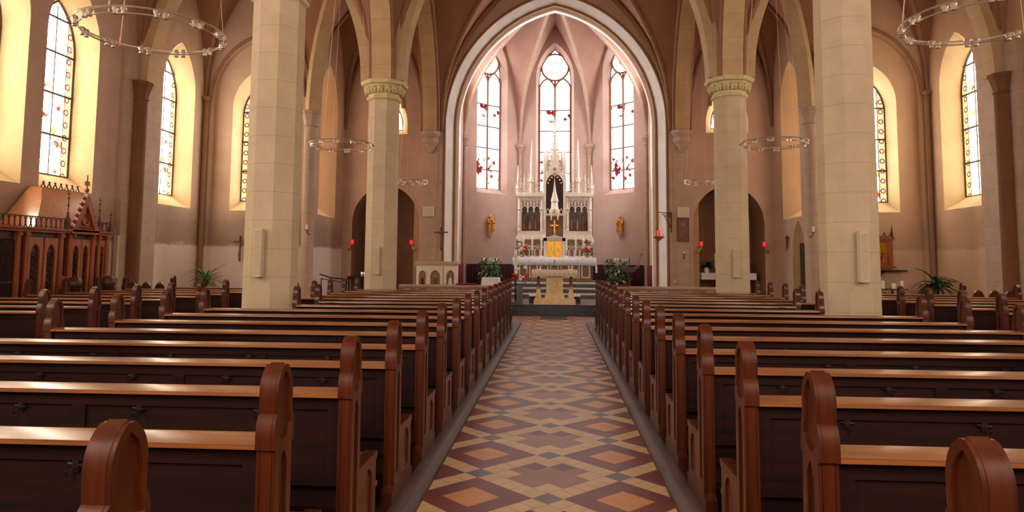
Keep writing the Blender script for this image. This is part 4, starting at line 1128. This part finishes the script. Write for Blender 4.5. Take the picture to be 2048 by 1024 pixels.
# ------------------------------------------------------------------ communion rails
for sg, nm in ((-1, 'left'), (1, 'right')):
    a, b = (1.42, 4.5) if sg < 0 else (1.66, 4.65)
    t = thing('communion_rail', 'low stone communion rail across the %s side before the chancel' % nm, 'railing', (0, 19.95, 0))
    xa, xb = sorted((sg*a, sg*b))
    mb = MB(); mb.box(xa+.04, xb-.04, -.1, .1, 0, .72); mb.build('rail_wall', 'stone2', t)
    mb = MB(); mb.prism([(-.2, .82), (-.12, .74), (.12, .74), (.2, .82), (.2, .87), (-.2, .87)], xa, xb, 'x'); mb.build('coping', 'stone2', t)
    for k in range(5):
        x = xa+.25+(xb-xa-.5)*k/4
        mb = MB(); mb.lathe([(.05, .3), (.09, .34), (.07, .42), (.06, .6), (.12, .72), (.12, .76)], (x, -.1, 0), 8); mb.build('console', 'stone2', t)
t = thing('red_cushion', 'dark red cushion lying on the inner end of the left communion rail', 'cushion', (-2.55, 19.95, .872))
mb = MB(); mb.lathe([(.001, 0), (.22, .005), (.26, .025), (.22, .045), (.001, .055)], (0, 0, 0), 20); mb.v = [(x*1.3, y*.65, z) for x, y, z in mb.v]; o = mb.build('cushion_cover', 'red', t)
t = thing('red_cushion', 'red cloth runner on the inner end of the right communion rail', 'cushion', (1.93, 19.95, .872))
mb = MB(); mb.box(-.24, .24, -.17, .17, 0, .03); o = mb.build('cushion_cover', 'red', t, bevel=.01)
# ------------------------------------------------------------------ stone ambo
t = thing('stone_ambo', 'pale stone pulpit with painted relief figures in gothic niches behind the left rail', 'pulpit', (-3.98, 22.05, .3))
plan = [(-.45, .35), (-.45, -.25), (.44, -.25), (.80, .12), (.80, .5), (-.45, .5)]
def off(d): return [(x*(1+d), (y-.1)*(1+d)+.1) for x, y in plan]
mb = MB(); mb.prism(off(-.04), 0, 1.16, 'z'); body = mb.build('body', 'retable', t)
mb = MB(); mb.prism(off(.0), 0, .14, 'z'); mb.build('plinth', 'stone', t); mb = MB(); mb.prism(off(.02), 1.09, 1.16, 'z'); mb.prism(off(.09), 1.16, 1.25, 'z'); mb.build('cornice', 'stone', t)
def panel3(p0, p1, figm, seed, name='relief_panel'):
    a, b = Vector((*p0, 0)), Vector((*p1, 0)); u = (b-a); L = u.length; u /= L; nrm = Vector((u.y, -u.x, 0))
    Mx = Matrix((u, nrm, Vector((0, 0, 1)))).transposed().to_4x4(); Mx.translation = a
    mb = MB(); mb.T = Mx; w = L/2
    mb.prism([(0, .14), (L, .14), (L, 1.1), (0, 1.1)], -.01, .05, 'y', [[(w-w*.66, .24), (w+w*.66, .24)]+[(w-x, z) for x, z in arc(w*.66, w*.8, 7, .95-w*.7)]])
    pn = mb.build(name, 'retable', t)
    mb = MB(); mb.T = Mx; mb.box(.04, L-.04, -.012, .004, .2, 1.0); mb.build('niche_ground', 'retable2', pn)
    mb = MB(); mb.T = Mx; random.seed(seed)
    mb.lathe([(w*.42, .26), (w*.4, .4), (w*.22, .62), (w*.2, .7), (.02, .74)], (w, .02, 0), 10); mb.cur = 1; mb.ball((w, .03, .78), .05, 8, .06)
    mb.cur = 2
    for e in (-1, 1): mb.ball((w+e*w*.35, .03, .42), .05, 6)
    mb.build('relief_figure', [figm, 'skin', 'gold'], pn)
panel3((-.40, -.25), (-.05, -.25), 'red', 1); panel3((-.05, -.25), (.43, -.25), simple('brown_robe', srgb(112, 84, 66)), 2); panel3((.44, -.24), (.79, .11), 'white', 3)
# ------------------------------------------------------------------ gold statues on the diagonal apse walls
for sg, nm in ((-1, 'left'), (1, 'right')):
    t = thing('gold_statue', 'small gilded standing saint statue on a bracket on the %s diagonal apse wall' % nm, 'statue', (sg*2.72, 28.68, 2.62), sg*-.785)
    mb = MB(); mb.lathe([(.02, -.12), (.06, .0), (.13, .14), (.13, .18)], (0, 0, 0), 8); mb.build('bracket', 'stone2', t)
    mb = MB()
    mb.lathe([(.13, .18), (.14, .26), (.11, .5), (.13, .62), (.14, .68), (.09, .74), (.04, .76)], (0, 0, 0), 12); mb.ball((0, 0, .83), .062, 10, .078)
    for k in range(5): mb.tube([(-.09+.045*k, -.12, .2), (-.07+.035*k, -.11, .45), (-.04+.02*k, -.12, .62)], .013, 5)
    mb.tube([(-.12, -.02, .68), (-.15, -.1, .55), (-.05, -.16, .52)], .03, 8); mb.tube([(.12, -.02, .68), (.16, -.08, .54), (.08, -.16, .6)], .03, 8)
    mb.tube([(.14, -.15, .2), (.15, -.15, .9)], .012, 6)
    mb.build('figure', 'gold', t)
# ------------------------------------------------------------------ crucifixes
def crucifix(loc, h, w, label, rz=0, body=True, name='crucifix'):
    t = thing(name, label, 'crucifix', loc, rz)
    mb = MB(); mb.box(-.022, .022, -.02, .0, 0, h); mb.box(-w/2, w/2, -.021, -.001, h*.74, h*.74+.045); mb.build('cross', 'carved_dark', t)
    mb = MB(); z = h*.74+.02
    mb.tube([(0, -.04, z-.03), (.005, -.05, z-.2), (0, -.045, z-.32)], .026, 8, False, .02); mb.ball((0, -.055, z+.02), .027, 8)
    for e in (-1, 1):
        mb.tube([(e*.02, -.04, z-.04), (e*w*.4, -.03, z+.02)], .013, 6); mb.tube([(e*.012, -.045, z-.3), (e*.014, -.055, z-.42), (0, -.035, z-.55 if z-.55 > .02 else .03)], .016, 6)
    mb.build('corpus', 'carved', t); return t
crucifix((-3.95, 23.72, 1.95), .80, .48, 'dark wooden crucifix on the left pilaster of the chancel arch')
crucifix((-9.66, 20.56, 1.5), .8, .4, 'brown wooden crucifix on the east wall of the left aisle, half behind the big pillar')
t = crucifix((7.46, 22.45, 2.05), .42, .3, 'small dark crucifix beside the pointed doorway in the right chapel', -PI/2)
# ------------------------------------------------------------------ wall fittings
for sg, nm in ((-1, 'left'), (1, 'right')):
    for x, e, w in ((4.86, 1, 'near the chancel arch'), (7.24, -1, 'on the outer side')):
        t = thing('red_wall_lamp', 'red glass lamp on gilt bracket at the %s niche, %s' % (nm, w), 'wall lamp', (sg*x, 23.78, 2.1), 0, 'red wall lamps')
        d = sg*(1 if x < 5 else -1)
        mb = MB(); mb.tube([(0, 0, -.18), (d*.03, -.04, -.2), (d*.08, -.06, -.12), (d*.14, -.06, .02)], .014, 6); mb.ball((0, -.01, -.15), .04, 8); mb.lathe([(.02, 0), (.055, .03)], (d*.14, -.06, .0), 10); mb.build('bracket', 'brass', t)
        mb = MB(); mb.lathe([(.04, .03), (.06, .08), (.055, .17), (.045, .19)], (d*.14, -.06, 0), 12); mb.build('lamp_glass', 'redglass', t)
    # white loudspeaker boxes and icon
    t = thing('wall_loudspeaker', 'plain pale box mounted high on the wall strip %s of the chancel arch' % nm, 'loudspeaker', (sg*4.40, 23.72, 3.28))
    mb = MB(); mb.box(-.19, .19, -.12, .02, -.17, .17); mb.build('cabinet', 'white', t, bevel=.01); mb = MB(); mb.box(-.17, .17, -.126, -.119, -.15, .15); mb.build('front_cloth', 'speaker', t)
t = thing('icon_picture', 'reddish brown painted icon hanging below the pale box right of the chancel arch', 'picture', (4.39, 23.735, 2.68))
mb = MB(); mb.prism([(-.2, -.4), (.2, -.4), (.2, .4), (-.2, .4)], -.03, .0, 'y', [[(-.17, -.37), (.17, -.37), (.17, .37), (-.17, .37)]]); mb.build('frame', 'carved_dark', t)
mb = MB(); mb.box(-.172, .172, -.015, .0, -.372, .372); pn = mb.build('panel', 'icon', t)
mb = MB(); mb.lathe([(.12, -.3), (.1, -.05), (.06, .1), (.02, .14)], (0, -.0, 0), 10); mb.v = [(x, y*.15-.018, z) for x, y, z in mb.v]; mb.cur = 1; mb.ball((0, -.02, .19), .05, 8); mb.build('painted_figure', ['petal_r', 'skin'], pn); pn.children[0].scale = (1, .4, 1)
def sconce(loc, rz, label, dark=True, candle=.16):
    t = thing('candle_sconce', label, 'candle sconce', loc, rz)
    mb = MB(); mb.tube([(0, 0, -.2), (0, -.03, -.12), (0, -.1, -.08), (0, -.12, 0)], .01, 6); mb.tube([(-.06, -.02, -.1), (0, -.05, -.13), (.06, -.02, -.1)], .008, 5); mb.lathe([(.015, 0), (.05, .015), (.05, .025)], (0, -.12, 0), 10); mb.build('bracket', 'iron', t)
    mb = MB(); mb.cyl((0, -.12, .02), .032, candle, 10); mb.build('candle', 'wax', t)
sconce((-10.76, 17.5, 2.3), -PI/2, 'white candle on a dark bracket beside the left dark wall shaft')
sconce((10.76, 17.45, 2.3), PI/2, 'white candle on a pale bracket beside the right dark wall shaft')
sconce((-7.36, 20.25, 2.45), -.6, 'white candle on a bracket at the pale shaft of the left chapel corner')
sconce((7.36, 20.25, 2.45), .6, 'white candle on a bracket at the pale shaft of the right chapel corner')
sconce((4.41, 23.76, 1.85), 0, 'small candle on a dark hooked bracket below the icon', True, .06)
# sanctuary lamp on its bracket
t = thing('lamp_bracket', 'dark wrought iron bracket on the right pilaster of the chancel arch', 'bracket', (4.0, 23.73, 2.7))
mb = MB(); mb.box(-.015, .015, -.04, 0, -.1, .6)
mb.tube([(0, -.03, .55), (-.2, -.25, .55), (-.51, -.52, .55)], .014, 6); mb.tube([(0, -.03, .42), (-.18, -.2, .42), (-.4, -.4, .5)], .01, 6); mb.tube([(0, -.03, .05), (-.12, -.12, .2), (-.3, -.3, .48)], .012, 6)
for k in range(4): mb.tube([(-.08*k-.03, -.03-.08*k, .42), (-.08*k-.06, -.06-.08*k, .55)], .008, 5)
mb.build('ironwork', 'iron', t)
t = thing('sanctuary_lamp', 'hanging gold sanctuary lamp with red glass right of the chancel arch', 'hanging lamp', (3.49, 23.2, 2.38))
mb = MB(); mb.lathe([(.02, -.1), (.05, -.06), (.14, -.0), (.2, .05), (.19, .06), (.1, .03), (.03, .03)], (0, 0, 0), 18); mb.build('gold_bowl', 'gold', t)
mb = MB(); mb.lathe([(.04, .03), (.055, .1), (.055, .24), (.045, .26)], (0, 0, 0), 12); mb.build('red_glass', 'redglass', t)
for k in range(3):
    a = k*2*PI/3+.4; mb = MB(); mb.tube([(.18*math.cos(a), .18*math.sin(a), .06), (0, 0, .87)], .005, 4); mb.build('chain', 'brass', t)
# column loudspeakers
for sg, nm in ((-1, 'left'), (1, 'right')):
    for x, y, z, w, h, d, lab in ((4.36, 9.98, 1.3, .12, .72, .1, 'front of the big near %s pillar' % nm), (4.33, 16.68, 1.22, .12, .68, .1, 'front of the far %s pillar' % nm), (10.81, 16.345, 1.08, .11, 1.05, .07, 'pier beside the dark %s wall shaft' % nm)):
        t = thing('column_loudspeaker', 'narrow pale column loudspeaker on the '+lab, 'loudspeaker', (sg*x, y, z), 0, 'column loudspeakers')
        mb = MB(); mb.box(-w/2, w/2, -d, .02, 0, h); mb.build('housing', 'speaker', t, bevel=.006)
        mb = MB(); mb.box(-w/2+.015, w/2-.015, -d-.004, -d+.002, .03, h-.03); mb.build('grille', 'stone', t)
# ------------------------------------------------------------------ station shrine, candle rack (right aisle)
t = thing('picture_shrine', 'small carved wooden shrine with gilt relief picture on the right aisle wall beside the pillar', 'shrine', (9.36, 20.57, 1.42))
mb = MB(); mb.prism([(-.4, .08), (.4, .08), (.4, .86), (-.4, .86)], -.12, .0, 'y', [[(-.28, .16), (.28, .16), (.28, .78), (-.28, .78)]]); mb.box(-.46, .46, -.16, 0, .03, .09); mb.box(-.45, .45, -.15, 0, .86, .91); mb.build('frame', 'carved', t)
mb = MB()
for k in range(5):
    x = -.36+k*.18; mb.tube([(x-.08, -.1, .91), (x, -.1, 1.02), (x+.08, -.1, .91)], .018, 5); mb.ball((x, -.1, 1.04), .025, 6)
for e in (-1, 1): mb.lathe([(.035, 0), (.03, .2), (.002, .42)], (e*.4, -.1, .88), 6)
mb.build('cresting', 'carved_dark', t)
mb = MB(); mb.box(-.29, .29, -.03, 0, .15, .79); mb.build('picture_ground', 'gold', t)
mb = MB(); 
for x, hh_ in ((-.14, .36), (.02, .44), (.16, .3)): mb.lathe([(.08, 0), (.06, hh_*.6), (.03, hh_*.85)], (x, -.05, .18), 8); mb.ball((x, -.05, .18+hh_*.95), .04, 8)
mb.build('relief_figures', 'carved', t)
mb = MB(); mb.box(-.7, .7, -.3, 0, -.06, -.02); mb.lathe([(.02, -.26), (.06, -.16), (.14, -.06)], (0, -.12, 0), 8); mb.build('shelf', 'iron', t)
t = thing('candle_rack', 'dark iron stand carrying white candles beneath the wooden shrine', 'candle stand', (9.3, 19.6, 0))
mb = MB(); mb.box(-.36, .36, -.13, .13, .86, .89); mb.tube([(0, 0, 0), (0, 0, .87)], .025, 8); mb.lathe([(.2, 0), (.18, .03), (.03, .06)], (0, 0, 0), 12)
for e in (-.3, 0, .3): mb.tube([(e, -.1, .8), (e*.5, 0, .74), (0, 0, .7)], .012, 5)
mb.build('stand', 'iron', t)
for i, (x, h, y) in enumerate(((-.24, .22, 0), (.03, .15, -.04), (.28, .22, .02))):
    c = thing('pillar_candle', 'white pillar candle on the dark iron stand, %s' % ['next to the big pillar', 'short one in the middle', 'farthest from the big pillar'][i], 'candle', (9.3+x, 19.6+y, .892), 0, 'candles under the shrine')
    mb = MB(); mb.cyl((0, 0, 0), .042 if i != 1 else .055, h, 14); mb.build('wax', 'wax', c); mb = MB(); mb.tube([(0, 0, h-.005), (.002, 0, h+.02)], .003, 4); mb.build('wick', 'iron', c)
# ------------------------------------------------------------------ side altars in the niches
t = thing('side_altar', 'dark side altar in the right niche, behind the far right pillar', 'altar', (6.05, 24.6, 0))
mb = MB(); mb.box(-.35, .35, -.15, .35, 0, 1.0); mb.build('base', 'retable2', t); mb = MB(); mb.box(-.9, .9, -.28, .4, 1.0, 1.05); mb.build('slab', 'retable2', t)
mb = MB(); mb.box(-.93, .93, -.31, .42, 1.055, 1.07); mb.box(-.93, .93, -.318, -.31, .84, 1.07); mb.box(-.938, -.93, -.31, .42, .84, 1.07); mb.box(.93, .938, -.31, .42, .84, 1.07)
o = mb.build('altar_linen', 'cloth', None, (6.05, 24.6, .15)); tag(o, 'white cloth covering the side altar in the right niche', 'altar cloth'); t.scale = (1, 1, 1.14)
for sg_, lab, sd in ((-1, 'leafy pot plant on the inner end of the right side altar', 61), (1, 'leafy pot plant on the outer end of the right side altar', 62)):
    tt = thing('small_potted_plant', lab, 'plant', (6.05+sg_*.64, 24.72, 1.225)); random.seed(sd); pot(tt, .08, .13, 'white')
    mb = MB()
    for k in range(60): leafpath(mb, (random.uniform(-.05, .05), 0, .13+random.random()*.1), random.random()*2*PI, random.uniform(.2, .34), random.uniform(.2, 1.), .035, random.uniform(.4, 1.2), 4)
    mb.build('leaves', 'leaf_dark', tt)
for x, h in ((-.34, .52), (.3, .52)):
    c = thing('tall_candle', 'tall white candle on the right side altar, %s' % ('beside the inner pot plant' if x < 0 else 'behind the pillar'), 'candle', (6.05+x, 24.85, 1.225)); mb = MB(); mb.cyl((0, 0, .16), .025, h, 10); mb.build('wax', 'wax', c); mb = MB(); mb.lathe([(.06, 0), (.02, .04), (.015, .12), (.04, .165)], (0, 0, 0), 10); mb.build('candlestick', 'brass', c)
t = thing('white_vase', 'small white vase at the inner end of the right side altar', 'vase', (5.3, 24.36, 1.225)); mb = MB(); mb.lathe([(.055, 0), (.075, .06), (.06, .15), (.068, .18), (.05, .17), (.04, .03)], (0, 0, 0), 14); mb.build('body', 'wax', t)
t = thing('votive_stand', 'dark iron votive stand in the left niche behind the far left pillar', 'candle stand', (-6.75, 23.9, 0))
mb = MB(); mb.box(-.5, .6, -.14, .14, .98, 1.01)
for a in (-.44, .54):
    for b in (-.1, .1): mb.box(a-.015, a+.015, b-.015, b+.015, 0, .99)
mb.box(-.5, .6, -.15, -.13, .9, .99); mb.build('stand', 'iron', t)
for i, x in enumerate((-.02, .08, .32)):
    c = thing('votive_candle', 'small lit votive light on the dark stand, %s' % ['farthest from the pillar', 'second from the outer side', 'closest to the pillar'][i], 'candle', (-6.75+x, 23.85, 1.012), 0, 'votive lights')
    mb = MB(); mb.lathe([(.035, 0), (.042, .1), (.038, .1), (.03, .01)], (0, 0, 0), 10); mb.build('glass', 'wax', c); mb = MB(); mb.ball((0, 0, .1), .03, 8, .045); mb.build('flame', 'flame', c)
t = thing('hand_rail', 'dark metal handrail standing before the left chapel niche', 'railing', (-7.0, 21.2, 0))
mb = MB(); mb.tube([(-.35, 0, 1.12), (.1, -.3, 1.02), (.75, -.5, .98)], .02, 8); mb.tube([(-.3, 0, .98), (.75, -.5, .86)], .014, 6)
for x, y in ((-.3, 0), (.1, -.3), (.72, -.49)): mb.tube([(x, y, 0), (x, y, 1.0)], .016, 6)
mb.build('rails', 'iron', t)
# ------------------------------------------------------------------ lectern, mat
t = thing('wooden_lectern', 'dark wooden lectern with a broad curved book desk behind the right rail', 'lectern', (2.48, 22.9, .3))
mb = MB(); mb.lathe([(.26, 0), (.24, .05), (.09, .12), (.055, .3), (.05, .8), (.08, .86), (.03, .95)], (0, 0, 0), 12); mb.tube([(0, 0, 1.0), (0, 0, 1.42)], .014, 6); mb.build('post', 'carved_dark', t)
mb = MB()
for e in (-1, 1): mb.prism([(0, .93), (e*.16, .96), (e*.32, 1.10), (e*.33, 1.18), (e*.16, 1.10), (0, 1.06)], -.12, .12, 'y')
mb.build('book_desk', 'carved_dark', t)
mb = MB()
for a, b in ((0, .22), (-.07, .16), (.07, .16), (0, .16), (0, .1), (-.14, .16), (.14, .16)): mb.ball((a, -.27, b), .02, 6)
mb.build('ornament_studs', 'brass', t)
mb = MB(); mb.tube([(.3, 0, 1.16), (.31, 0, 1.3), (.38, -.05, 1.5)], .007, 5); mb.ball((.39, -.06, 1.53), .028, 8); mb.build('microphone', 'iron', t)
t = MB(); t.box(-.37, .37, -.55, .55, 0, .012); o = t.build('floor_mat', 'darkstep', None, (0, 19.3, .0025)); tag(o, 'small dark grey mat on the tiled floor before the chancel step', 'mat')
